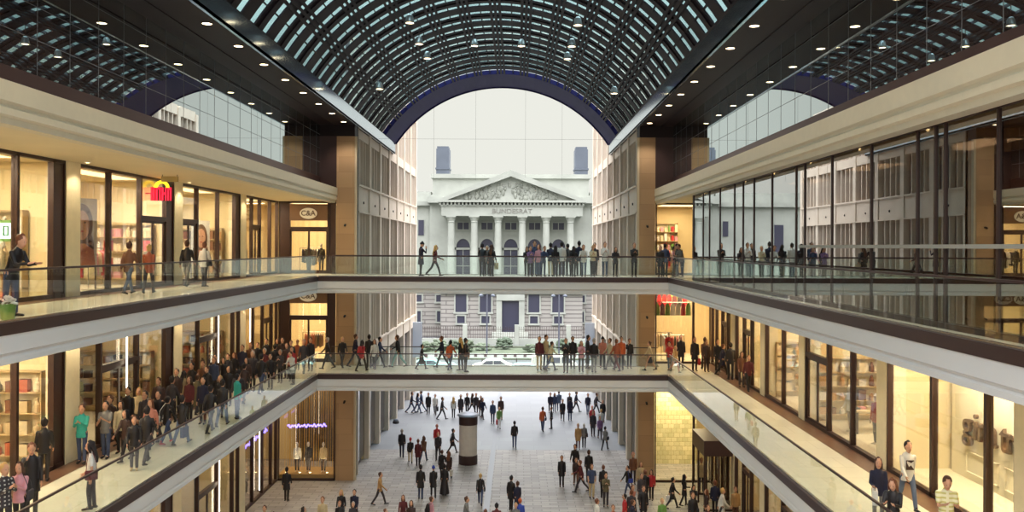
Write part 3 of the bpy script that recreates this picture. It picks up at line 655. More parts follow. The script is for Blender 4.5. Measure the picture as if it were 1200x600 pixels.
# ---------------------------------------------------------------- balustrades
def balustrade(p0, p1, z, lab, n):
    p0, p1 = Vector(p0), Vector(p1); d = p1-p0; L = d.length; a = math.atan2(d.y, d.x)
    r = empty('glass_balustrade', (p0.x, p0.y, z), a, lab, 'balustrade')
    for k in range(n):
        MB().box(k*L/n+.012, (k+1)*L/n-.012, -.01, .01, .0, 1.06).build('glass_panel', g_rail, r)
    MB().box(0, L, -.035, .035, 1.06, 1.11).build('handrail', m_dark, r, bevel=.01)
    MB().box(0, L, -.03, .03, 0, .05).build('base_channel', m_chrome, r)
    return r
for z, nm in ((F1, 'lower'), (F2, 'upper')):
    balustrade((XL-.08, Y0), (XL-.08, YB+.1), z, 'long glass balustrade of the %s left gallery' % nm, 24)
    balustrade((XR+.08, Y0), (XR+.08, YB+.1), z, 'long glass balustrade of the %s right gallery' % nm, 24)
    balustrade((XL, YB+.1), (XR, YB+.1), z, 'front glass balustrade of the %s bridge' % nm, 11)
    balustrade((XL, 48.3), (XR, 48.3), z, 'rear glass balustrade of the %s bridge' % nm, 11)

# ---------------------------------------------------------------- lamps
def downlight(x, y, z, lab, grp, power, size=.13, col=(1, .85, .64), ang=110):
    o = empty('downlight', (x, y, z), 0, lab, 'downlight', grp)
    b = MB(); b.lathe(0, 0, [(size+.04, 0), (size+.04, -.02), (size, -.02), (size, 0)], 16); b.build('ring', m_dark if z > 18 else m_signw, o)
    MB().lathe(0, 0, [(size, -.012), (size, -.006)], 16).build('lens', m_lamp, o)
    if power:
        l = bpy.data.lights.new('downlight_bulb', 'SPOT'); l.energy = power*GAIN; l.color = col; l.spot_size = R(ang); l.spot_blend = .6; l.shadow_soft_size = size
        q = bpy.data.objects.new('downlight_bulb', l); q.location = (0, 0, -.03); link(q, o)
k = 0
for s_, ae, nm in ((-1, AL, 'left'), (1, AR, 'right')):
    for i in range(14):
        y = 8.8+3.05*i
        downlight(ae+s_*.5, y, EAVE, 'round downlight in the dark %s eave, %s from the camera' % (nm, ORD[i]), 'downlights in the %s eave' % nm, 420, .15, (1, .9, .76))
    for i in range(10):
        y = 14.7+3.65*i
        if y < YE: downlight(XL-.35 if s_ < 0 else XR+.4, y, SOF+.08, 'round downlight under the upper %s cornice, %s from the camera' % (nm, ORD[i]), 'downlights under the upper %s cornice' % nm, 190 if s_ < 0 else 40, .09)
for z, nm2 in ((F2-.86, 'lower gallery'), (F1-.86, 'plaza arcade')):
    for xx, nm in ((-12.3, 'left'), (9.7, 'right')):
        for i in range(8):
            y = 16.5+4.4*i
            downlight(xx, y, z, 'round downlight over the %s %s, %s from the camera' % (nm, nm2, ORD[i]), 'downlights over the %s %s' % (nm, nm2), 150 if z > 8 else 110, .1)
for i, y in enumerate(PL[1:]):
    for z, nm2, pw in ((SOF+.08, 'upper', 90), (F2-.86, 'lower', 90)):
        downlight(WL+.55, y, z, 'small downlight washing the %s left pilaster, %s from the camera' % (nm2, ORD[i]), 'pilaster downlights of the left galleries', pw, .07, (1, .84, .58))
for i, (px, py) in enumerate([(444, 103), (479, 25), (490, 50), (500, 67), (555, 52), (610, 52), (664, 67), (669, 52), (676, 27), (719, 107)]):
    # projectors hung from the vault ribs: distance from where the ray meets the vault, minus a short drop
    dx, dz = (px-606)/1000, (289-py)/1000
    D = 30.0
    while math.hypot(dx*D-CX, EYE+dz*D-CZ) < RV-.7 and D < 58: D += .1
    X, Z = dx*D, EYE+dz*D
    o = empty('hanging_projector', (X, D, Z), 0, 'small white projector lamp hanging under the glass vault, %s from the left' % ORD[i], 'lamp', 'projector lamps under the vault')
    MB().lathe(0, 0, [(.10, .30), (.16, .22), (.20, .0), (.24, -.12), (.21, -.12), (.17, 0)], 14).build('lamp_housing', mat('pale_lamp_housing', (190, 190, 190), .3, .6), o, smooth=True)
    MB().lathe(0, 0, [(.19, -.09), (.19, -.07)], 14).build('lens', m_lamp, o)
    top = CZ+math.sqrt(max(0, (RV+.1)**2-(X-CX)**2))-Z
    MB().loft([(0, 0, .28), (0, 0, top)], [.02, .02], n=6).build('rod', m_dark, o)

# ================================================================== BEYOND THE HALL
def bx(px, D=130): return (px-606)*D/1000
def bz(py, D=130): return EYE+(289-py)*D/1000
m_bst = mat('weathered_palace_stone', (156, 159, 151), .85, noise=.16, nscale=.35, bump=.3, bscale=1.2)
m_bru = brick('rusticated_palace_stone', (152, 148, 142), (146, 142, 137), (112, 107, 104), 7, .62, .07, .85, 'XZ', bumpd=.08, noise=.1)
m_bdk = mat('palace_window_glass', (56, 56, 72), .3); m_zinc = mat('blue_grey_zinc', (84, 91, 102), .6, noise=.1, nscale=.6)
m_brel = mat('carved_relief_stone', (142, 145, 136), .9, noise=.28, nscale=1.1, bump=1., bscale=1.6)
P = empty('palace_building', (-1, 130, 0), 0, 'pale stone palace with six columns and a triangular pediment beyond the open end', 'building')
def pb(name, m, f, parent=P):
    b = MB(); f(b); o = b.build(name, m, parent); o.matrix_parent_inverse = Matrix.Translation((1, -130, 0)) if parent is P else Matrix.Identity(4); return o
YF = 130.0
zb, zc = bz(340), bz(254)
pb('rusticated_base', m_bru, lambda b: b.box(-34, 34, YF, YF+14, 0, zb))
pb('base_projection', m_bru, lambda b: b.box(bx(519), bx(681), YF-3.2, YF+.01, 0, zb))
pb('wall', m_bst, lambda b: (b.box(bx(503), bx(692), YF+.6, YF+14, zb, bz(232)), b.box(-34, 34, YF+1.4, YF+12, zb, bz(240))))
pb('string_course', m_bst, lambda b: (b.box(-34, 34, YF-.3, YF+1.6, zb-.3, zb+.25), b.box(bx(517), bx(683), YF-3.6, YF, zb-.4, zb+.2)))
pb('cornice', m_bst, lambda b: (b.box(bx(501), bx(519), YF-.4, YF+14, bz(238), bz(231)), b.box(bx(681), bx(694), YF-.4, YF+14, bz(238), bz(231)), b.box(-34, 34, YF+.8, YF+12, bz(241), bz(236))))
pb('attic', m_bst, lambda b: (b.box(bx(505), bx(691), YF+2, YF+12, bz(232), bz(208)), b.box(bx(503), bx(693), YF+1.6, YF+12.4, bz(208), bz(203)), b.box(bx(503), bx(693), YF+1.6, YF+12.4, bz(231), bz(228))))
pb('wing_parapet', m_bst, lambda b: (b.box(-34, bx(503), YF+2, YF+10, bz(236), bz(224)), b.box(bx(692), 34, YF+2, YF+10, bz(236), bz(224))))
for x0, x1 in ((508.5, 524), (675, 690.5)):
    def tw(b, x0=x0, x1=x1): b.box(bx(x0), bx(x1), YF+3, YF+6, bz(208), bz(172)); b.box(bx(x0)+.12, bx(x1)-.12, YF+3.1, YF+5.9, bz(172), bz(169)); b.box(bx(x0)-.12, bx(x1)+.12, YF+2.9, YF+6.1, bz(196)-.1, bz(196)+.15)
    pb('corner_turret', m_zinc, tw)
# portico
xl, xr = bx(519), bx(681); yp = YF-3.2
pb('entablature', m_bst, lambda b: (b.box(xl, xr, yp+.2, YF+1, bz(254), bz(243)), b.box(xl-.15, xr+.15, yp+.05, YF+1, bz(243), bz(241.5)), b.box(xl-.5, xr+.5, yp-.35, YF+1, bz(238.5), bz(236))))
x = xl-.3
while x < xr+.3: pb('dentil', m_bst, lambda b: b.box(x, x+.28, yp-.1, yp+.3, bz(241.5), bz(238.5))); x += .56
ax = bx(598.5); za, ze = bz(201.5), bz(236)
pb('pediment', m_bst, lambda b: b.prism([(xl+.1, ze), (xr-.1, ze), (ax, za-.9)], 'y', yp+.5, YF+8))
pb('raking_cornice', m_bst, lambda b: (b.prism([(xl-.5, ze), (xl+.9, ze), (ax, za-.95), (ax, za)], 'y', yp-.35, YF+8), b.prism([(xr+.5, ze), (ax, za), (ax, za-.95), (xr-.9, ze)], 'y', yp-.35, YF+8)))
def relief(b):
    rr = random.Random(3)
    for k in range(130):
        x = rr.uniform(xl+2.2, xr-2.2); hm = (za-1.2-ze)*(1-abs(x-ax)/(xr-ax-.8))-.5
        if hm < .5: continue
        zz = ze+rr.uniform(.3, max(.35, hm)); r_ = rr.uniform(.18, .42)
        b.ball((x, yp+.5, zz), (r_*.7, .25, r_*1.3), 7, 5); b.ball((x+rr.uniform(-.1, .1), yp+.42, zz+r_*1.5), .16, 6, 4)
pb('pediment_relief', m_brel, relief)
pb('gable_roof', m_zinc, lambda b: b.prism([(xl+.6, ze+.1), (xr-.6, ze+.1), (ax, za-.4)], 'y', YF+.5, YF+9))
t = text_obj('inscription', 'BUNDESRAT', .95, (bx(600), yp+.16, bz(248.6)), (R(90), 0, 0), mat('inscription_letters', (120, 118, 112), .7), .03, P, sx=1.12)
t.matrix_parent_inverse = Matrix.Translation((1, -130, 0))
for px in (528.5, 555.5, 583.5, 612, 640, 668.5):
    x = bx(px, 127.3)
    def colm(b, x=x):
        z0, z1 = zb, bz(262)
        b.lathe(x, yp+.9, [(.72, z0+.2), (.72, z0+.4), (.6, z0+.5), (.56, z0+.7), (.56, z0+3.5), (.48, z1)], 20)
    c = pb('column', m_bst, colm)
    def cap(b, x=x): b.lathe(x, yp+.9, [(.48, bz(262)), (.56, bz(261)), (.5, bz(260)), (.72, bz(256)), (.78, bz(255.3))], 16); b.box(x-.75, x+.75, yp+.15, yp+1.65, bz(255.5), bz(254))
    cp = pb('capital', m_bst, cap, P)
    pb('column_base', m_bst, lambda b, x=x: b.box(x-.8, x+.8, yp+.1, yp+1.7, zb, zb+.22))
for px in (542.5, 570.5, 598.5, 626.5, 654.5):
    x = bx(px)
    def win(b, x=x):
        b.box(x-1.05, x+1.05, YF+.5, YF+.66, bz(334), bz(293)); 
        b.prism([(x+1.05*math.cos(a*math.pi/10), bz(290)+1.3*math.sin(a*math.pi/10)) for a in range(11)], 'y', YF+.5, YF+.66)
    pb('arched_window', m_bdk, win)
    def wf(b, x=x):
        b.box(x-1.3, x-1.05, YF+.3, YF+.62, bz(336), bz(290)); b.box(x+1.05, x+1.3, YF+.3, YF+.62, bz(336), bz(290)); b.box(x-1.3, x+1.3, YF+.3, YF+.62, bz(293), bz(290.5)); b.box(x-.05, x+.05, YF+.42, YF+.6, bz(334), bz(293)); b.box(x-1.05, x+1.05, YF+.42, YF+.6, bz(312)-.05, bz(312)+.05)
        for k in range(10):
            a0, a1 = k*math.pi/10, (k+1)*math.pi/10
            b.prism([(x+1.05*math.cos(a0), bz(290)+1.3*math.sin(a0)), (x+1.35*math.cos(a0), bz(290)+1.6*math.sin(a0)), (x+1.35*math.cos(a1), bz(290)+1.6*math.sin(a1)), (x+1.05*math.cos(a1), bz(290)+1.3*math.sin(a1))], 'y', YF+.3, YF+.62)
    pb('window_surround', m_bst, wf)
    pb('square_window', m_bdk, lambda b, x=x: b.box(x-.85, x+.85, YF+.5, YF+.64, bz(269), bz(261)))
    pb('window_surround', m_bst, lambda b, x=x: (b.box(x-1.15, x+1.15, YF+.4, YF+.62, bz(270.5), bz(269)), b.box(x-1.15, x+1.15, YF+.4, YF+.62, bz(261), bz(259.5)), b.box(x-1.15, x-.85, YF+.4, YF+.62, bz(269), bz(261)), b.box(x+.85, x+1.15, YF+.4, YF+.62, bz(269), bz(261)), b.box(x-.06, x+.06, YF+.45, YF+.62, bz(269), bz(261))))
yq = YF-3.2
def lowwin(x0, x1, y0, y1, front=True):
    yy = yq if front else YF
    D = 126.8 if front else 130
    pb('lower_window', m_bdk, lambda b: b.box(bx(x0, D), bx(x1, D), yy-.03, yy+.1, bz(y1, D), bz(y0, D)))
    pb('window_surround', m_bst, lambda b: (b.box(bx(x0, D)-.2, bx(x0, D), yy-.12, yy+.1, bz(y1, D)-.2, bz(y0, D)+.2), b.box(bx(x1, D), bx(x1, D)+.2, yy-.12, yy+.1, bz(y1, D)-.2, bz(y0, D)+.2), b.box(bx(x0, D)-.3, bx(x1, D)+.3, yy-.2, yy+.1, bz(y1, D)-.25, bz(y1, D)), b.box(bx(x0, D), bx(x1, D), yy-.14, yy+.1, bz(y0, D), bz(y0, D)+.25)))
for a, b_ in ((534, 547), (562.5, 576), (619.5, 632.5), (647.5, 661)):
    lowwin(a, b_, 345, 366); lowwin(a+2, b_-2, 370.5, 379)
for a in (488.5, 511.5, 679.5): lowwin(a, a+6, 346, 354, False); lowwin(a+1, a+5, 365, 377.5, False)
for x in (-31, -27, -23, 15.5, 19.5, 23.5, 27.5): 
    px = x/.13+606; lowwin(px-4, px+4, 345, 366, False)
    pb('wing_window', m_bdk, lambda b, x=x: b.box(x-.7, x+.7, YF+1.3, YF+1.5, bz(300), bz(262)))
px = 492; pb('wing_window', m_bdk, lambda b: b.box(bx(489), bx(495.5), YF+1.3, YF+1.5, bz(276), bz(258)))
pb('door', m_bdk, lambda b: b.box(bx(588.5, 126.8), bx(608.5, 126.8), yq-.03, yq+.1, 1.0, bz(353, 126.8)))
pb('door_surround', m_bst, lambda b: (b.box(bx(582, 126.8), bx(588.5, 126.8), yq-.4, yq+.1, .8, bz(347, 126.8)), b.box(bx(608.5, 126.8), bx(615, 126.8), yq-.4, yq+.1, .8, bz(347, 126.8)), b.box(bx(582, 126.8), bx(615, 126.8), yq-.5, yq+.1, bz(352, 126.8), bz(345, 126.8))))
pb('door_steps', m_bst, lambda b: [b.box(bx(578), bx(619), yq-2.4+k*.4, yq, k*.2, (k+1)*.2) for k in range(5)])
# garden wall, fence, hedges
MB().box(-40, 40, 118.6, 119, 0, .9).build('garden_wall', m_bst, label='low stone wall carrying the iron fence before the palace', cat='wall')
f = empty('iron_fence', (0, 118.8, .9), 0, 'dark iron fence with pointed bars before the palace', 'fence')
def bars(b, lo, hi, step):
    x = lo
    while x < hi: b.box(x-.02, x+.02, -.02, .02, 0, 1.5); b.prism([(x-.05, 1.5), (x+.05, 1.5), (x, 1.72)], 'y', -.03, .03); x += step
b = MB(); bars(b, -40, 40, .32); b.build('bars', m_dark, f)
b = MB(); b.box(-40, 40, -.03, .03, .15, .2); b.box(-40, 40, -.03, .03, 1.25, 1.3); b.build('rails', m_dark, f)
for k in range(-5, 6): MB().box(k*7.2-.3, k*7.2+.3, -.3, .3, -.9, 1.9).build('fence_post', m_bst, f)
MB().box(-40, 40, 103.5, 116.8, -.1, .12).build('grass_verge', mat('grass_green', (84, 92, 72), .9, noise=.3, nscale=.8), kind='stuff', label='green planted strip between the road and the palace fence', cat='grass')
def bush(x, y, sx, sz, lab, col=(92, 116, 80)):
    b = MB(); rr = random.Random(int(x*10))
    for k in range(60):
        a = rr.uniform(0, 6.28); q = rr.uniform(0, 1)**.5; zz = rr.uniform(0, 1)
        w_ = math.sqrt(max(.05, 1-(zz*.9)**2)); b.ball((sx*q*w_*math.cos(a), sx*.6*q*w_*math.sin(a), .2+sz*zz*.85), (.3, .28, .2), 6, 4)
    tag(b.build('shrub', mat('shrub_green_%d' % col[0], col, .9, noise=.35, nscale=2), loc=(x, y, .1)), lab, 'shrub', 'shrubs before the palace')
for i, (px, w_, h) in enumerate([(498, .8, 1.2), (513, 1.3, 1.3), (531, 1.0, 1.0), (548, .9, 1.5), (566, 1.0, .8), (591, 1.1, 1.5), (622, .9, .8), (641, 1.1, 1.0), (662, .9, 1.3), (683, 1.0, 1.1)]):
    bush(bx(px, 110), 110+(i % 3)*1.5, w_, h, 'green shrub before the palace fence, %s from the left' % ORD[i], [(88, 98, 80), (96, 106, 88), (78, 90, 74)][i % 3])
# barrier with pale dotted band along the road
o = empty('road_barrier', (0, 99.2, 0), 0, 'white road barrier with dark dots running along the street', 'barrier')
MB().box(-36, 36, -.06, .06, .75, 1.25).build('board', mat('barrier_white', (210, 212, 206), .6), o)
b = MB(); x = -36
while x < 36: b.box(x, x+.35, -.09, -.05, .88, 1.12); x += 1.15
b.build('dark_marks', mat('barrier_dark', (92, 60, 66), .6), o)
b = MB()
for k in range(-9, 10): b.box(k*4-.06, k*4+.06, -.05, .05, -.05, .75)
b.build('posts', m_dark, o)
# lamp posts
for i, px in enumerate((571, 655.5)):
    o = empty('street_lamp', (bx(px, 101.5), 101.5, -.05), 0, 'tall slim street lamp before the palace, %s of the door' % ('left', 'right')[i], 'street lamp')
    MB().lathe(0, 0, [(.2, 0), (.2, .8), (.1, .95), (.09, 7.6), (.06, 8.4)], 12).build('pole', mat('blue_grey_pole', (92, 94, 106), .5, .3), o)
    MB().box(-.7, .7, -.06, .06, 8.2, 8.3).build('cross_arm', mat('blue_grey_pole', (92, 94, 106)), o)
    for e in (-.7, .7): MB().lathe(e, 0, [(.08, 8.1), (.28, 7.95), (.24, 7.8)], 12).build('lamp_head', m_zinc, o)
# cars
def car(x, y, c, lab, flip=1, van=False):
    o = empty('car', (x, y, -.05), 0, lab, 'car', 'cars on the street'); o.scale = (flip, 1, 1)
    pr = [(-2.15, .3), (-2.2, .75), (-1.9, .95), (-1.3, 1.0), (-.7, 1.45), (.9, 1.48), (1.6, 1.02), (2.1, .92), (2.2, .55), (2.15, .3)] if not van else [(-2.5, .3), (-2.5, 1.0), (-2.1, 1.15), (-1.6, 1.95), (2.4, 2.0), (2.5, 1.0), (2.5, .3)]
    MB().prism(pr, 'y', -.85, .85).build('body', pm(c, .25), o, bevel=.08)
    gl = [(-1.18, 1.02), (-.68, 1.38), (.05, 1.4), (.05, 1.02)], [(.13, 1.02), (.13, 1.4), (.86, 1.4), (1.4, 1.02)]
    if van: gl = [(-1.95, 1.2), (-1.55, 1.8), (-.8, 1.8), (-.8, 1.2)], [(-.6, 1.2), (-.6, 1.8), (.6, 1.8), (.6, 1.2)]
    for g in gl: MB().prism(g, 'y', -.87, .87).build('side_window', g_win, o)
    for wx in (-1.4, 1.4):
        for e in (-1, 1):
            b = MB(); b.prism([(wx+.33*math.cos(a*math.pi/8), .33+.33*math.sin(a*math.pi/8)) for a in range(16)], 'y', e*.9, e*.7); w1 = b.build('wheel', m_black, o)
            b = MB(); b.prism([(wx+.18*math.cos(a*math.pi/6), .33+.18*math.sin(a*math.pi/6)) for a in range(12)], 'y', e*.91, e*.88); b.build('hub', m_chrome, w1)
    MB().box(-2.22, -2.1, -.75, -.4, .6, .75).build('headlight', m_lamp, o); MB().box(-2.22, -2.1, .4, .75, .6, .75).build('headlight', m_lamp, o)
for i, (px, c, f_, v) in enumerate([(500, 'aqua', 1, 0), (527, 'aqua', -1, 0), (578, 'white', 1, 0), (612, 'aqua', 1, 0), (650, 'white', -1, 1), (690, 'grey', 1, 0)]):
    car(bx(px, 93), 93-(i % 2)*3.2, c, '%s %s on the street behind the lower bridge, %s from the left' % (c_name(c).replace('aqua', 'pale blue'), 'van' if v else 'car', ORD[i]), f_, v)
# advertising column
cx, cy = unpr(548.5, 543, 0)
o = empty('advertising_column', (cx, cy, 0), 0, 'round advertising column with a white middle and dark bands on the plaza', 'advertising column')
MB().lathe(0, 0, [(.60, 0), (.60, .55), (.57, .57)], 32).build('base_band', m_dark, o)
MB().lathe(0, 0, [(.57, .55), (.57, 2.5)], 32).build('poster_drum', mat('poster_white', (214, 206, 198), .6, noise=.06), o)
MB().lathe(0, 0, [(.59, 2.48), (.59, 3.0)], 32).build('top_band', m_dark, o)
MB().lathe(0, 0, [(.66, 3.0), (.72, 3.05), (.6, 3.14), (.25, 3.24), (.02, 3.28)], 32).build('cap', mat('grey_cap', (120, 124, 134), .4, .4), o)
# low round grey bollard light by the left facade
cx, cy = unpr(464, 496, 0)
o = empty('bollard', (cx, cy, 0), 0, 'low dark round bollard on the street at the left facade', 'bollard')
MB().lathe(0, 0, [(.25, 0), (.25, .12), (.2, .2)], 16).build('foot', m_black, o); MB().lathe(0, 0, [(.2, .2), (.16, .3), (.03, .34)], 16).build('dome', m_zinc, o)
# banner panels at the far ends of the facades
for s_, x in ((-1, SL), (1, SR)):
    tag(MB().box(x-s_*.05, x-s_*.9, YS-3.0, YS-2.9, 3.6, 6.8).build('banner', mat('pale_banner', (190, 200, 214), .6), bevel=.01), 'pale blue banner hanging at the far end of the %s street block' % ('left' if s_ < 0 else 'right'), 'banner')

# dark entrance vestibule on the right plaza
o = empty('entrance_vestibule', (9.75, 44.3, 0), 0, 'dark entrance vestibule with a deep canopy box on the right plaza', 'entrance')
MB().box(0, 1.5, 0, 3.0, 2.85, 3.65).build('canopy', m_dark, o)
b = MB()
for xx, yy in ((0, 0), (.75, 0), (0, 1.5), (0, 2.92), (.75, 2.92)): b.box(xx, xx+.08, yy, yy+.08, 0, 2.85)
b.box(0, 1.5, 0, .06, 0, .1); b.box(0, 1.5, 2.94, 3, 0, .1); b.build('frame', m_frame, o)
for a_ in ((.08, .75, .03, .05), (.83, 1.5, .03, .05), (.08, .75, 2.95, 2.97), (.83, 1.5, 2.95, 2.97)): MB().box(a_[0], a_[1], a_[2], a_[3], .1, 2.85).build('glass_pane', g_shop, o)
# low spotlights on the plinth of the neon window
for k, xx in enumerate((-13.5, -12.7, -12.1, -11.1)):
    o = empty('display_spotlight', (xx, YE+.3, .32), 0, 'small bright spotlight on the plaza window plinth, %s from the left' % ORD[k], 'spotlight', 'spotlights on the window plinth')
    MB().lathe(0, 0, [(.05, 0), (.06, .04), (.07, .06)], 10).build('housing', m_dark, o); MB().lathe(0, 0, [(.06, .06), (.06, .07)], 10).build('lens', m_lamp, o)
    l = bpy.data.lights.new('spotlight_bulb', 'SPOT'); l.energy = 60*GAIN; l.color = (1, .82, .5); l.spot_size = R(100); l.shadow_soft_size = .05
    q = bpy.data.objects.new('spotlight_bulb', l); q.location = (0, 0, .09); q.rotation_euler = (R(160), 0, 0); link(q, o)
PAL['striped'] = (200, 190, 110); PAL['checked'] = (150, 146, 140)
brick('dye_striped', (206, 196, 120), (206, 196, 120), (236, 228, 190), 9, .09, .028, .75, 'XZ', off=0)
brick('dye_checked', (190, 186, 180), (190, 186, 180), (52, 46, 50), .09, .09, .03, .75, 'XZ', off=0)

# ================================================================== PEOPLE
def remesh(mb, vox):
    me = mb.mesh('tmp', []); o = bpy.data.objects.new('tmp', me); COL.objects.link(o)
    m = o.modifiers.new('r', 'REMESH'); m.mode = 'VOXEL'; m.voxel_size = vox; m.use_smooth_shade = True
    s2 = o.modifiers.new('s', 'SMOOTH'); s2.factor = .5; s2.iterations = 2
    dg = bpy.context.evaluated_depsgraph_get(); r = bpy.data.meshes.new_from_object(o.evaluated_get(dg))
    vs = [tuple(v.co) for v in r.vertices]; fs = [tuple(p.vertices) for p in r.polygons]
    bpy.data.objects.remove(o); bpy.data.meshes.remove(me); bpy.data.meshes.remove(r)
    return vs, fs
# pose: (lean, left thigh, left knee, right thigh, right knee, left arm swing, left elbow, right arm swing, right elbow, abduct, head nod)
POSES = dict(
    stand=(0, 2, 2, -2, 2, 4, 10, 2, 10, 7, 0), stand2=(0, 8, 12, -3, 2, -6, 12, 10, 25, 9, 8),
    walk=(3, 24, 8, -20, 14, -22, 12, 24, 22, 6, 0), walk2=(3, -20, 16, 24, 6, 24, 25, -22, 12, 6, 0),
    stride=(5, 26, 10, -22, 20, -26, 25, 28, 36, 8, 2), phone=(0, 3, 3, -4, 2, 5, 12, 45, 125, 8, 14),
    read=(2, 2, 2, -4, 4, 32, 78, 34, 80, 4, 22), lean=(20, 4, 3, -6, 2, 22, 75, 26, 72, 8, 12),
    fold=(0, 4, 4, -4, 2, 28, 100, 28, 100, 2, 4), carry=(0, 12, 8, -12, 10, 6, 10, 14, 70, 7, 0))
def rotx(v, a, o=(0, 0, 0)):
    c, s = math.cos(a), math.sin(a); y, z = v[1]-o[1], v[2]-o[2]
    return (v[0], o[1]+y*c+z*s, o[2]-y*s+z*c)      # positive a leans towards +y
def skeleton(pose):
    ln, lt, lk, rt, rk, la, le, ra, re, ab, nod = [R(a) for a in POSES[pose]]
    J = {}
    def leg(sx, t, k):
        h = (sx*.09, 0, 0); kn = (sx*.085, .43*math.sin(t), -.43*math.cos(t)); a = (sx*.08, kn[1]+.41*math.sin(t-k), kn[2]-.41*math.cos(t-k))
        fa = max(-.5, min(.35, (t-k)))*.6
        toe = (sx*.095, a[1]+.17*math.cos(fa), a[2]-.055+.17*math.sin(fa)); heel = (sx*.08, a[1]-.05, a[2]-.05)
        return h, kn, a, toe, heel
    J['l'] = leg(-1, lt, lk); J['r'] = leg(1, rt, rk)
    lift = .085-min(J['l'][2][2], J['r'][2][2], J['l'][3][2]+.045, J['r'][3][2]+.045)
    pz = lift
    for s in 'lr': J[s] = [(x, y, z+pz) for x, y, z in J[s]]
    J['pel'] = (0, 0, pz)
    T = lambda x, y, z: rotx((x, y, z+pz), ln, (0, 0, pz))
    J['T'] = T
    J['neck'] = T(0, .0, .52); J['ln'] = ln; J['nod'] = nod+ln*.3
    def arm(sx, sw, el):
        s = T(sx*.160, 0, .435); d = (sx*math.sin(ab), math.sin(sw)*math.cos(ab), -math.cos(sw)*math.cos(ab))
        e = (s[0]+.28*d[0], s[1]+.28*d[1], s[2]+.28*d[2])
        f = sw+el; inn = -sx*min(.5, el*.28)+sx*math.sin(ab)*.6
        q = math.sqrt(max(.1, 1-inn*inn)); d2 = (inn, math.sin(f)*q, -math.cos(f)*q)
        w_ = (e[0]+.25*d2[0], e[1]+.25*d2[1], e[2]+.25*d2[2])
        return s, e, w_, d2
    J['la'] = arm(-1, la, le); J['ra'] = arm(1, ra, re)
    return J
def hand(mb, w_, d, sx):
    w_, d = Vector(w_), Vector(d).normalized(); side = Vector((0, 1, 0))-d*d.y
    if side.length < .2: side = Vector((0, 0, 1))-d*d.z
    side.normalize(); nrm = d.cross(side)*(-sx)
    mb.loft([w_-d*.02, w_+d*.03, w_+d*.085], [(.026, .02), (.038, .016), (.038, .013)], ref=side, n=8)
    for k, ln_ in enumerate((.062, .072, .068, .052)):
        b0 = w_+d*.08+side*(.028-.0185*k); c = nrm*.35
        p1 = b0+(d+c*.3).normalized()*ln_*.5; p2 = p1+(d+c*1.6).normalized()*ln_*.5
        mb.loft([b0, p1, p2], [.0088, .008, .0065], n=6)
    t0 = w_+d*.03+side*.034; t1 = t0+(d*.6+side*.8+nrm*.3).normalized()*.035; t2 = t1+(d+nrm*.5).normalized()*.03
    mb.loft([t0, t1, t2], [.012, .010, .008], n=6)
def head_frame(J):
    n = Vector(J['neck']); a = J['nod']; up = Vector((0, math.sin(a), math.cos(a))); fw = Vector((0, math.cos(a), -math.sin(a)))
    c = n+up*.155+fw*.02
    return c, up, fw
def hp(J, x, y, z):
    c, up, fw = head_frame(J); return c+(Vector((1, 0, 0))*x+fw*y+up*z)*1.1+up*.01
def hr(L, k=1.1): return [(a*k, b*k) for a, b in L]
def make_body(J, female):
    b = MB(); T = J['T']; sh = .155 if female else .175
    b.loft([T(0, 0, -.03), T(0, 0, .1), T(0, 0, .25), T(0, .0, .38), T(0, 0, .46)], [(.145, .10), (.13, .09), (.14, .095), (.155, .10), (.12, .07)], n=14)
    b.loft([T(0, 0, .42), J['neck'], hp(J, 0, -.01, -.05)], [.062, .052, .052], n=10)
    c, up, fw = head_frame(J)
    b.loft([hp(J, 0, .02, -.105), hp(J, 0, .012, -.06), hp(J, 0, 0, 0), hp(J, 0, -.008, .06), hp(J, 0, -.01, .1)], hr([(.038, .045), (.062, .078), (.074, .092), (.070, .088), (.045, .055)]), n=12)
    b.loft([hp(J, 0, .085, .02), hp(J, 0, .104, -.02)], [.010, .016], n=6)
    for s in (-1, 1): b.loft([hp(J, s*.073, -.005, .018), hp(J, s*.078, -.008, -.02)], [(.008, .02), (.006, .014)], n=6)
    b.loft([hp(J, -.03, .085, -.055), hp(J, .03, .085, -.055)], [.008, .008], ref=(0, 0, 1), n=6)
    for k, sx in (('la', -1), ('ra', 1)):
        s, e, w_, d = J[k]; b.loft([s, e, w_], [.046, .036, .024], n=8)
    for k in 'lr':
        h, kn, a, toe, heel = J[k]; b.loft([h, kn, a], [.085, .052, .036], n=8); b.loft([heel, a[:2]+(a[2]-.03,), toe], [.03, .035, .026], n=8)
    vs, fs = remesh(b, .017)
    o = MB(); o.smooth = True; o.add(vs, fs)
    for k, sx in (('la', -1), ('ra', 1)): hand(o, J[k][2], J[k][3], sx)
    o.cur = 1
    for s in (-1, 1): o.ball(hp(J, s*.029, .083, .012), (.011, .009, .007), 8, 5)
    o.cur = 2
    o.loft([hp(J, -.02, .094, -.056), hp(J, .02, .094, -.056)], [.005, .005], ref=(0, 0, 1), n=6)
    return o
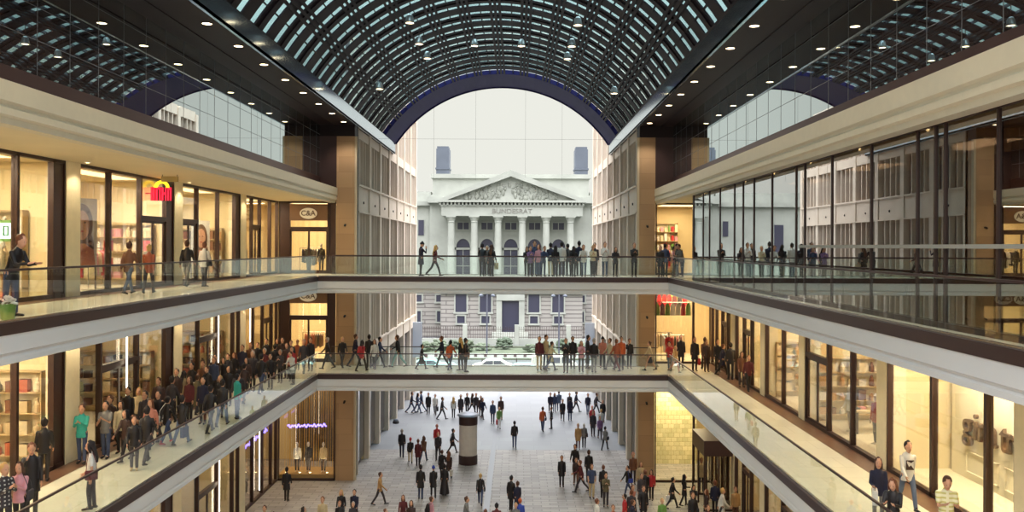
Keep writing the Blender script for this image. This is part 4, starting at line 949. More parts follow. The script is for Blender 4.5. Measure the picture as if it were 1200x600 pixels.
def make_top(J, female, length, sleeve=True, hood=False):
    b = MB(); T = J['T']; q = .012; g = 1.0 if not female else .93
    bot = {'short': -.06, 'hip': -.16, 'thigh': -.34, 'knee': -.52, 'robe': -.84}[length]
    pts = [T(0, 0, .52), T(0, 0, .48), T(0, 0, .43), T(0, 0, .3), T(0, 0, .12), T(0, 0, 0)]
    rad = [(.07, .06), (.115*g, .085), (.15*g, .103), (.158*g, .118 if not female else .125), (.146*g, .112), (.158, .120)]
    z = -.06; pz = J['pel'][2]
    wide = {'short': 0, 'hip': .005, 'thigh': .03, 'knee': .06, 'robe': .12}[length]
    n = max(1, int(-bot/.14))
    for k in range(1, n+1):
        t = k/n; pts.append((0, 0, pz+bot*t)); rad.append((.161+wide*t, .124+wide*t+(.04*t if length in ('knee', 'robe') else 0)))
    b.loft(pts, rad, n=16, dome=False)
    for k in ('la', 'ra'):
        s, e, w_, d = J[k]; s2 = Vector(s)+Vector((0, 0, .005))
        if sleeve: b.loft([s2, e, Vector(w_)-Vector(d)*.01], [.054, .047, .038], n=10)
        else: b.loft([s2, Vector(s2).lerp(Vector(e), .7)], [.064, .054], n=10)
    b.loft([T(0, -.005, .46), T(0, 0, .535)], [.082, .066], n=10)
    if hood: b.loft([T(0, -.06, .50), T(0, -.10, .47), T(0, -.08, .40)], [(.09, .05), (.11, .05), (.07, .03)], n=10)
    vs, fs = remesh(b, .021)
    o = MB(); o.smooth = True; return o.add(vs, fs)
def make_legs(J, skirt=False):
    b = MB(); pz = J['pel'][2]
    b.loft([(0, 0, pz+.09), (0, 0, pz), (0, 0, pz-.07)], [(.126, .094), (.138, .104), (.136, .102)], n=14)
    if skirt:
        b.loft([(0, 0, pz), (0, 0, pz-.2), (0, .01, pz-.42)], [(.155, .12), (.18, .15), (.21, .19)], n=16, dome=False)
    else:
        for k in 'lr':
            h, kn, a, toe, heel = J[k]; b.loft([h, kn, (a[0], a[1], a[2]-.005)], [.084, .062, .051], n=10)
    vs, fs = remesh(b, .020); o = MB(); o.smooth = True; return o.add(vs, fs)
def make_shoes(J, k):
    o = MB(); o.smooth = True
    h, kn, a, toe, heel = J[k]; o.loft([heel, Vector(heel).lerp(Vector(toe), .5)+Vector((0, 0, .008)), toe], [(.036, .034), (.044, .034), (.036, .026)], n=10)
    o.loft([Vector(a)+Vector((0, 0, .03)), Vector(a)-Vector((0, 0, .03))], [.043, .045], n=10)
    return o
def make_hair(J, kind):
    o = MB(); o.smooth = True
    if kind == 'hat':
        o.loft([hp(J, 0, -.005, .03), hp(J, 0, -.01, .07), hp(J, 0, -.012, .115)], hr([(.085, .105), (.082, .10), (.045, .055)]), n=14); return o
    o.loft([hp(J, 0, -.045, -.05), hp(J, 0, -.043, .0), hp(J, 0, -.032, .045), hp(J, 0, -.020, .085), hp(J, 0, -.014, .116)], hr([(.064, .045), (.081, .070), (.084, .094), (.073, .092), (.040, .052)], 1.11), n=14)
    if kind == 'long':
        T = J['T']; b0 = hp(J, 0, -.06, -.02)
        o.loft([hp(J, 0, -.045, .04), b0, hp(J, 0, -.085, -.12), Vector(T(0, -.125, .38)), Vector(T(0, -.13, .28))], hr([(.075, .06), (.085, .06), (.095, .05), (.095, .035), (.06, .02)]), n=12)
        for s in (-1, 1): o.loft([hp(J, s*.062, .01, .05), hp(J, s*.076, .01, -.02), hp(J, s*.078, .0, -.12)], [(.02, .035), (.022, .04), (.022, .03)], n=8)
    if kind == 'bun': o.ball(hp(J, 0, -.10, .07), .042, 10, 7)
    return o
# material slots that each copy overrides
m_slot = mat('dye_grey', PAL['grey'], .75, noise=.12, nscale=6)
m_eye = mat('eye_dark', (40, 28, 26), .3); m_lip = mat('lip', (170, 84, 80), .5)
TPL = {}
def piece(key, fn, mats):
    if key not in TPL: TPL[key] = fn().mesh('_'.join(str(k) for k in key), mats)
    return TPL[key]
SK = {p: skeleton(p) for p in POSES}
def mk(name, me, mats, parent=None):
    o = bpy.data.objects.new(name, me); link(o, parent)
    for i, m in enumerate(mats):
        o.material_slots[i].link = 'OBJECT'; o.material_slots[i].material = m
    return o
PEOPLE = []
def person(x, y, z, face, pose, fem, top, legs, hair, hcol, length='hip', sleeve=True, far=False, skin='skin', skirt=False, shoes='black', hood=False, scale=None, zone='', extra=''):
    J = SK[pose]; sc_ = scale if scale else (random.uniform(.93, .99) if fem else random.uniform(1.0, 1.07))
    bm_ = piece(('body', pose, fem), lambda: make_body(J, fem), [m_slot, m_eye, m_lip])
    tm = piece(('top', pose, fem, length, sleeve, hood), lambda: make_top(J, fem, length, sleeve, hood), [m_slot])
    lm = piece(('legs', pose, skirt), lambda: make_legs(J, skirt), [m_slot])
    root = mk('person', bm_, [pm(skin, .5), m_eye, m_lip])
    mk('jacket' if sleeve else 'shirt', tm, [pm(top)], root)
    if length != 'robe': mk('skirt' if skirt else 'trousers', lm, [pm(legs)], root)
    mk('hair' if hair != 'hat' else 'knitted_cap', piece(('hair', pose, hair), lambda: make_hair(J, hair), [m_slot]), [pm(hcol, .6)], root)
    for k in 'lr': mk('shoe', piece(('shoe', pose, k), lambda k=k: make_shoes(J, k), [m_slot]), [pm(shoes, .4)], root)
    root.location = (x, y, z); root.rotation_euler = (0, 0, -R(face)); root.scale = (sc_,)*3
    root['category'] = 'person'
    hd = {'long': 'long %s hair', 'short': '%s hair', 'bun': '%s hair tied up', 'hat': '%s cap'}[hair] % c_name(hcol)
    garm = {'short': 'top', 'hip': 'jacket' if sleeve else 't-shirt', 'thigh': 'coat', 'knee': 'long coat', 'robe': 'floor-length robe'}[length]
    if not sleeve: garm = 't-shirt'
    desc = '%s %s' % (c_name(top), garm) + ('' if length == 'robe' else (', %s %s' % (c_name(legs), 'skirt' if skirt else 'trousers')))
    PEOPLE.append((root, zone, desc, hd, x, extra))
    return root
bagn = [0]
def bag(p, kind, c, side=1, lab=''):
    """bag held by / slung on person p"""
    M = p.matrix_basis; J = None
    pose = p.data.name.split('_')[1]; J = SK[pose]; s = p.scale[0]
    o = empty({'shoulder': 'shoulder_bag', 'shopping': 'shopping_bag', 'back': 'backpack'}[kind])
    rot = p.rotation_euler.z
    if kind == 'shoulder': loc = Vector((side*.235, -.02, J['pel'][2]+.0))
    elif kind == 'shopping': w_ = J['ra' if side > 0 else 'la']; loc = Vector(w_[2])+Vector(w_[3])*.09+Vector((0, 0, -.42))
    else: loc = Vector(J['T'](0, -.19, .26))
    loc = Matrix.Rotation(rot, 3, 'Z') @ (loc*s)
    o.location = Vector(p.location)+loc; o.rotation_euler = (0, 0, rot)
    if kind == 'shoulder':
        MB().box(-.04, .04, -.15, .15, -.12, .12).build('bag_body', pm(c, .5), o, bevel=.03)
        sh = Vector(J['T'](side*.10, 0, .50))*1.0-Vector((side*.235, -.02, J['pel'][2]))
        MB().loft([(0, -.12, .1), (-side*.03, -.11, .3), tuple(sh+Vector((0, -.04, .03))), tuple(sh+Vector((0, .06, .03))), (-side*.03, .11, .3), (0, .12, .1)], [.009]*6, n=5).build('strap', pm(c, .5), o)
    elif kind == 'shopping':
        MB().prism([(-.16, 0), (.16, 0), (.17, .34), (-.17, .34)], 'x', -.06, .06).build('bag_body', pm(c, .5), o)
        MB().loft([(0, -.08, .34), (0, -.05, .43), (0, .05, .43), (0, .08, .34)], [.007]*4, n=5).build('handle', pm('dgrey'), o)
    else:
        b = MB(); b.smooth = True; b.loft([(0, 0, -.2), (0, -.01, 0), (0, .01, .2)], [(.14, .08), (.15, .10), (.11, .06)], n=12); b.build('bag_body', pm(c, .6), o)
        MB().box(-.09, .09, -.13, -.08, -.16, 0).build('front_pocket', pm(c, .6), o, bevel=.02)
        for e in (-1, 1): MB().loft([(e*.08, .04, .2), (e*.10, .12, .24), (e*.11, .24, .2)], [.014]*3, n=5).build('strap', pm(c, .6), o)
    o['category'] = 'bag'
    BAGS.append((o, p, kind, c))
    return o
BAGS = []
# hair codes: s short, l long, b bun, c cap
TAKEN = [(-10.95, 18.35, F2)]
def free(x, y, z):
    if abs(z-F0) < .1:
        if -1.0 < x-10.4 < 1.3 and 43.9 < y < 47.7: return False
        if YE-.4 < y < YE+1.6 and (x < SL+.4 or x > SR-.4): return False
        if y >= YE+1.2 and (x < SL+.35 or x > SR-.35): return False
        if x < WL+.45 or x > WR-.45: return False
    else:
        if x < XL+.1 and (x < WL+.45 or (x > XL-.35 and y < YB)): return False
        if x > XR-.1 and (x > WR-.45 or (x < XR+.35 and y < YB)): return False
        if XL < x < XR and not (YB+.34 < y < 47.9): return False
        if y > YE-.4: return False
        if z > 10 and x > 8.4 and y < 42.3: return False
    return all((x-a)**2+(y-b)**2 > .52**2 for a, b, c in TAKEN if c == z)
def settle(X, D, z):
    for k in range(60):
        for e in (1, -1):
            d = D+e*k*.12; x = X*d/D
            if free(x, d, z): TAKEN.append((x, d, z)); return x, d
    for k in range(60):
        for e in (1, -1):
            if free(X+e*k*.1, D, z): TAKEN.append((X+e*k*.1, D, z)); return X+e*k*.1, D
    TAKEN.append((X, D, z)); return X, D
HC = dict(s='short', l='long', b='bun', c='hat')
def P_(zone, z, px, ref, face, pose, g, top, legs, hair='s:hbrown', mode='head', **kw):
    """px, ref: where the photograph shows the head centre (mode head), the feet (mode feet) or a distance (mode D)"""
    if mode == 'feet': X, D = unpr(px, ref, z)
    elif mode == 'D': D = ref; X = (px-606)*D/1000
    else:
        hgt = 1.62 if pose != 'lean' else 1.52
        X, D = unpr(px, ref, z+hgt)
    h, hc = hair.split(':')
    bg_ = kw.pop('bag', None)
    X, D = settle(X, D, z)
    p = person(X, D, z, face, pose, g == 'f', top, legs, HC[h], hc, zone=zone, **kw)
    if bg_:
        k, c, sd = bg_; bag(p, k, c, sd)
    return p
Z = 'on the upper bridge'
for a in [
 (493.4, 45.7, 60, 'phone', 'm', 'navy', 'black', 'c:black', dict(length='thigh')), (509.5, 46.4, 90, 'stride', 'f', 'maroon', 'black', 'l:blond', {}),
 (565, 46.0, 0, 'lean', 'm', 'black', 'black', 's:hblack', {}), (571, 46.8, 180, 'stand', 'f', 'grey', 'dgrey', 's:hgrey', {}), (576, 46.0, 20, 'stand2', 'f', 'black', 'black', 'l:hbrown', dict(length='thigh', bag=('shopping', 'beige', 1))),
 (617.5, 46.9, 180, 'lean', 'f', 'black', 'black', 'l:hblack', {}), (621.5, 46.0, 170, 'fold', 'f', 'purple', 'black', 's:hbrown', {}), (626.6, 47.0, 180, 'stand', 'm', 'dblue', 'jeans', 's:hbrown', dict(scale=1.09)),
 (631.5, 46.2, 200, 'stand2', 'f', 'pink', 'jeans', 'l:auburn', {}), (636.5, 46.0, 160, 'lean', 'f', 'dblue', 'dblue', 'b:auburn', {}), (645.5, 45.9, 0, 'lean', 'm', 'navy', 'cream', 's:hblack', {}),
 (651, 46.1, 10, 'stand', 'f', 'black', 'black', 'l:hblack', {}), (658.3, 46.0, 0, 'stand2', 'm', 'white', 'dgrey', 's:hblack', {}), (666.5, 46.1, 350, 'lean', 'm', 'black', 'black', 's:hblack', {}),
 (672.3, 45.9, 20, 'stand2', 'f', 'black', 'black', 'l:hblack', {}), (678.7, 46.9, 0, 'stand', 'm', 'navy', 'black', 's:hblack', dict(scale=1.1)), (684.2, 45.8, 190, 'lean', 'm', 'white', 'jeans', 's:auburn', dict(sleeve=True)),
 (694.8, 45.9, 180, 'fold', 'f', 'cream', 'black', 's:blond', dict(length='short')), (697, 47.2, 180, 'stand', 'm', 'dgrey', 'black', 's:hblack', {}), (709, 46.3, 180, 'fold', 'm', 'white', 'jeans', 's:auburn', {}),
 (721, 45.9, 180, 'lean', 'f', 'dgrey', 'black', 'l:hbrown', {}), (743.2, 45.9, 180, 'fold', 'm', 'black', 'black', 's:hbrown', {}), (774, 46.0, 200, 'stand', 'f', 'black', 'black', 's:hbrown', dict(length='thigh')),
 (779.5, 46.4, 20, 'stand2', 'm', 'dblue', 'black', 's:hblack', dict(bag=('shoulder', 'dblue', 1))), (789.5, 46.8, 100, 'stand', 'f', 'pink', 'grey', 's:hblack', {}), (793.5, 46.2, 280, 'stand2', 'm', 'black', 'black', 's:hblack', {}), (799.5, 46.0, 240, 'lean', 'm', 'grey', 'dgrey', 's:hbrown', {})]:
    P_(Z, F2, a[0], a[1], a[2], a[3], a[4], a[5], a[6], a[7], 'D', **a[8])
Z = 'on the upper left gallery'
for a in [(13, 18.6, 100, 'lean', 'm', 'black', 'dblue', 's:auburn', {}), (151, 27.9, 10, 'walk', 'm', 'brown', 'jeans', 's:hbrown', {}), (174.5, 28.3, 350, 'walk2', 'f', 'rust', 'dgrey', 's:blond', {}),
          (219, 33.2, 0, 'walk', 'm', 'black', 'grey', 's:hbrown', {}), (239.5, 33.0, 15, 'stand2', 'f', 'white', 'dgrey', 's:auburn', dict(bag=('shoulder', 'black', 1)))]:
    P_(Z, F2, a[0], a[1], a[2], a[3], a[4], a[5], a[6], a[7], 'D', **a[8])
Z = 'on the lower bridge'
for a in [
 (384, 432.5, 250, 'walk', 'm', 'black', 'black', 's:hgrey', {}), (401, 431, 150, 'walk2', 'm', 'black', 'dgrey', 's:blond', {}), (416, 428.6, 80, 'walk', 'm', 'navy', 'dgrey', 's:hbrown', {}),
 (424, 435.3, 30, 'walk2', 'f', 'red', 'black', 'l:hblack', dict(hood=True, bag=('back', 'red', 1))), (432.5, 431.5, 0, 'stand', 'm', 'black', 'black', 's:hblack', dict(scale=1.06)), (439, 432.3, 180, 'walk', 'f', 'white', 'dgrey', 'l:hbrown', {}),
 (444.5, 431, 90, 'walk2', 'm', 'dblue', 'black', 's:hblack', {}), (466.5, 430.5, 280, 'stride', 'm', 'black', 'aqua', 's:hbrown', {}), (494, 433, 90, 'walk', 'f', 'black', 'black', 's:hblack', dict(length='knee', scale=.8)),
 (518, 431, 270, 'walk', 'm', 'navy', 'dgrey', 's:auburn', {}), (527.5, 434.3, 20, 'stride', 'f', 'orange', 'dblue', 'b:hblack', {}), (540, 434.6, 300, 'stand2', 'f', 'black', 'dgrey', 'l:blond', dict(length='thigh', scale=1.02)),
 (545.5, 436, 60, 'stand', 'm', 'black', 'black', 's:hblack', dict(bag=('shoulder', 'brown', 1))),
 (632, 434.3, 170, 'stand', 'm', 'maroon', 'beige', 's:hgrey', {}), (639.5, 433.2, 130, 'stand2', 'm', 'beige', 'dblue', 's:hbrown', dict(scale=1.08)), (645.5, 434, 70, 'stride', 'f', 'cream', 'dblue', 's:hbrown', dict(length='thigh')),
 (663, 437, 190, 'fold', 'm', 'black', 'black', 's:auburn', {}), (671, 432, 180, 'stand', 'm', 'black', 'dgrey', 's:hbrown', {}), (681, 436, 175, 'fold', 'f', 'pink', 'dgrey', 'l:auburn', {}),
 (688.5, 432.4, 90, 'stand2', 'm', 'dgrey', 'black', 's:hblack', {}), (696, 437, 20, 'stand', 'm', 'black', 'grey', 's:hgrey', {}), (706, 432, 180, 'carry', 'm', 'salmon', 'black', 'c:hblack', {}), (715, 433, 250, 'walk', 'm', 'cream', 'grey', 's:hbrown', {}),
 (722.5, 434.2, 330, 'walk2', 'm', 'rust', 'maroon', 's:auburn', {}), (728, 434.5, 190, 'stand', 'm', 'orange', 'black', 's:hbrown', {}), (737.5, 432, 180, 'phone', 'f', 'black', 'black', 's:auburn', {}),
 (761.5, 434.5, 270, 'walk', 'f', 'beige', 'black', 'b:hbrown', dict(skirt=True, length='short')), (785, 434.5, 200, 'lean', 'f', 'red', 'jeans', 's:hblack', {}), (791, 435.2, 150, 'stride', 'f', 'tan', 'salmon', 's:blond', dict(scale=.85)), (798, 431.5, 180, 'stand', 'm', 'black', 'black', 's:hbrown', dict(length='thigh'))]:
    P_(Z, F1, a[0], a[1], a[2], a[3], a[4], a[5], a[6], a[7], 'feet', **a[8])
Z = 'on the lower right gallery'
for a in [(814, 434.8, 180, 'stand', 'f', 'black', 'black', 's:auburn', dict(length='thigh', bag=('shopping', 'red', -1), scale=1.05)), (826, 434, 0, 'walk', 'm', 'brown', 'black', 's:hbrown', {}), (841, 431.5, 180, 'stand', 'm', 'black', 'black', 's:auburn', {}),
          (846.5, 434.4, 90, 'walk', 'f', 'navy', 'black', 's:auburn', dict(length='thigh')), (856, 434, 0, 'stand', 'm', 'black', 'black', 's:hblack', dict(scale=1.09)), (869, 436, 180, 'stand2', 'f', 'brown', 'dgrey', 'l:hbrown', {}), (877, 434, 180, 'walk2', 'm', 'maroon', 'black', 's:hbrown', {}), (886, 436, 180, 'stand', 'f', 'dbrown', 'dbrown', 's:auburn', {})]:
    P_(Z, F1, a[0], a[1], a[2], a[3], a[4], a[5], a[6], a[7], 'feet', **a[8])
for a in [(1029.5, 537.5, 200, 'carry', 'f', 'navy', 'grey', 'l:hbrown', dict(bag=('shopping', 'white', 1))), (1063.5, 524, 180, 'walk', 'm', 'white', 'jeans', 's:hblack', dict(hood=True)), (1047, 563, 215, 'read', 'f', 'black', 'black', 'l:auburn', dict(length='thigh')), (1109, 568, 195, 'read', 'm', 'striped', 'beige', 's:hbrown', dict(sleeve=False))]:
    P_(Z, F1, a[0], a[1], a[2], a[3], a[4], a[5], a[6], a[7], **a[8])
Z = 'on the lower left gallery'
for a in [
 (5, 552, 120, 'fold', 'm', 'checked', 'dgrey', 's:blond', {}), (23, 548, 170, 'fold', 'f', 'pink', 'black', 'l:hbrown', dict(bag=('shoulder', 'dgrey', -1))), (37, 530, 150, 'phone', 'm', 'black', 'black', 's:auburn', dict(length='thigh', scale=1.06)),
 (52, 492.5, 340, 'stand2', 'm', 'black', 'black', 's:hblack', dict(scale=1.02)), (96, 482, 170, 'fold', 'm', 'teal', 'dblue', 's:hbrown', {}), (107.5, 528.5, 250, 'stand2', 'f', 'white', 'dgrey', 'l:hblack', dict(sleeve=False, length='short', bag=('shoulder', 'maroon', -1), scale=1.0)),
 (124, 477.5, 175, 'fold', 'm', 'grey', 'dblue', 's:hblack', dict(sleeve=False, bag=('back', 'dgrey', 1))), (130, 469, 200, 'walk', 'm', 'dbrown', 'black', 's:hbrown', {}), (141.5, 473, 175, 'stand', 'f', 'cream', 'black', 'l:hblack', {}), (150, 460.5, 180, 'stand', 'm', 'black', 'black', 's:hblack', {}),
 (157.5, 488, 160, 'stand2', 'f', 'black', 'dgrey', 's:hbrown', dict(shoes='beige')), (172, 482.5, 0, 'walk', 'm', 'black', 'dgrey', 's:hblack', dict(length='hip', scale=1.04)), (170, 466, 190, 'stand', 'm', 'dgrey', 'black', 's:hblack', {}), (177, 466, 180, 'walk', 'f', 'salmon', 'dgrey', 'l:auburn', {}),
 (196, 464.5, 20, 'walk', 'f', 'black', 'dblue', 's:hblack', dict(shoes='red', bag=('shoulder', 'white', -1))), (213, 464.5, 10, 'walk2', 'f', 'black', 'jeans', 's:hblack', dict(bag=('shopping', 'dblue', 1))), (207, 434, 180, 'stand', 'm', 'dbrown', 'black', 's:hblack', {}), (215, 439, 30, 'stand2', 'f', 'beige', 'black', 'l:hblack', {}),
 (231, 438.5, 0, 'walk', 'f', 'olive', 'dgrey', 's:hbrown', dict(length='knee')), (250.5, 424, 180, 'stand', 'm', 'dblue', 'black', 's:auburn', {}), (258, 441, 170, 'stand', 'f', 'black', 'black', 's:blond', {}), (246.5, 455, 10, 'walk', 'm', 'black', 'black', 's:hblack', {}),
 (260.5, 449, 0, 'walk2', 'm', 'black', 'jeans', 's:hblack', {}), (278, 451, 40, 'stand', 'm', 'teal', 'jeans', 's:hblack', {}), (267, 416.5, 180, 'stand', 'f', 'dgrey', 'black', 's:hbrown', {}), (275, 416, 200, 'stand2', 'f', 'black', 'black', 'l:auburn', {}), (286, 428.5, 0, 'walk', 'm', 'dbrown', 'black', 's:hblack', dict(length='thigh')),
 (293.5, 405, 180, 'stand', 'm', 'brown', 'black', 's:auburn', {}), (302, 403.5, 170, 'walk', 'm', 'black', 'dgrey', 's:hbrown', {}), (310, 410.5, 190, 'stand', 'f', 'maroon', 'jeans', 's:hgrey', {}), (312.5, 402, 180, 'stand2', 'm', 'black', 'black', 's:hblack', {}), (322, 407, 0, 'walk', 'm', 'black', 'black', 's:hblack', dict(length='thigh')),
 (328.5, 410.5, 180, 'fold', 'f', 'dgrey', 'black', 's:hgrey', {}), (343.5, 417.5, 200, 'lean', 'f', 'white', 'black', 's:hbrown', {}), (336, 406.5, 180, 'stand', 'm', 'dbrown', 'black', 's:hblack', {}), (342, 409, 170, 'stand2', 'f', 'red', 'black', 's:hbrown', {}), (348.5, 399, 180, 'stand', 'f', 'rust', 'dgrey', 's:auburn', {}), (356, 402, 180, 'walk', 'm', 'dgrey', 'black', 's:hgrey', {}),
 (225, 424, 200, 'stand', 'm', 'black', 'black', 's:hblack', {}), (238, 421, 180, 'walk', 'm', 'brown', 'dgrey', 's:hbrown', {}), (186, 450, 180, 'stand2', 'm', 'dbrown', 'black', 's:hbrown', {}), (163, 455, 170, 'stand', 'f', 'beige', 'black', 'l:blond', {}), (296, 418, 180, 'stand', 'm', 'dgrey', 'black', 's:hgrey', {}), (268, 431, 180, 'stand', 'f', 'black', 'dgrey', 'l:hblack', {}),
 (201, 448, 20, 'walk', 'm', 'dgrey', 'black', 's:hblack', {}), (222, 445, 190, 'stand', 'f', 'maroon', 'black', 'l:hbrown', {}), (238, 447, 180, 'stand', 'm', 'navy', 'black', 's:hblack', {}), (243, 432, 200, 'stand2', 'f', 'black', 'dgrey', 's:hbrown', {}), (252, 412, 180, 'stand', 'm', 'dbrown', 'black', 's:hblack', {}), (262, 408, 170, 'walk', 'f', 'black', 'black', 'l:hblack', {}),
 (279, 437, 0, 'walk', 'm', 'dgrey', 'navy', 's:hblack', {}), (284, 409, 180, 'stand', 'm', 'navy', 'black', 's:hbrown', {}), (289, 420, 180, 'stand2', 'f', 'dbrown', 'black', 'l:hblack', {}), (306, 420, 10, 'walk', 'm', 'black', 'dblue', 's:hblack', {}), (317, 416, 180, 'stand', 'f', 'black', 'black', 'b:hblack', {}), (331, 401, 180, 'stand', 'm', 'dbrown', 'black', 's:hblack', {}), (325, 398, 190, 'stand', 'f', 'black', 'dgrey', 'l:hbrown', {}), (364, 400, 180, 'stand', 'm', 'black', 'black', 's:hblack', {}), (341, 400, 170, 'stand2', 'f', 'dgrey', 'black', 's:auburn', {}), (186, 462, 180, 'walk', 'm', 'black', 'dgrey', 's:hblack', {}), (148, 480, 200, 'walk', 'f', 'dbrown', 'black', 'l:hblack', {})]:
    P_(Z, F1, a[0], a[1], a[2], a[3], a[4], a[5], a[6], a[7], **a[8])
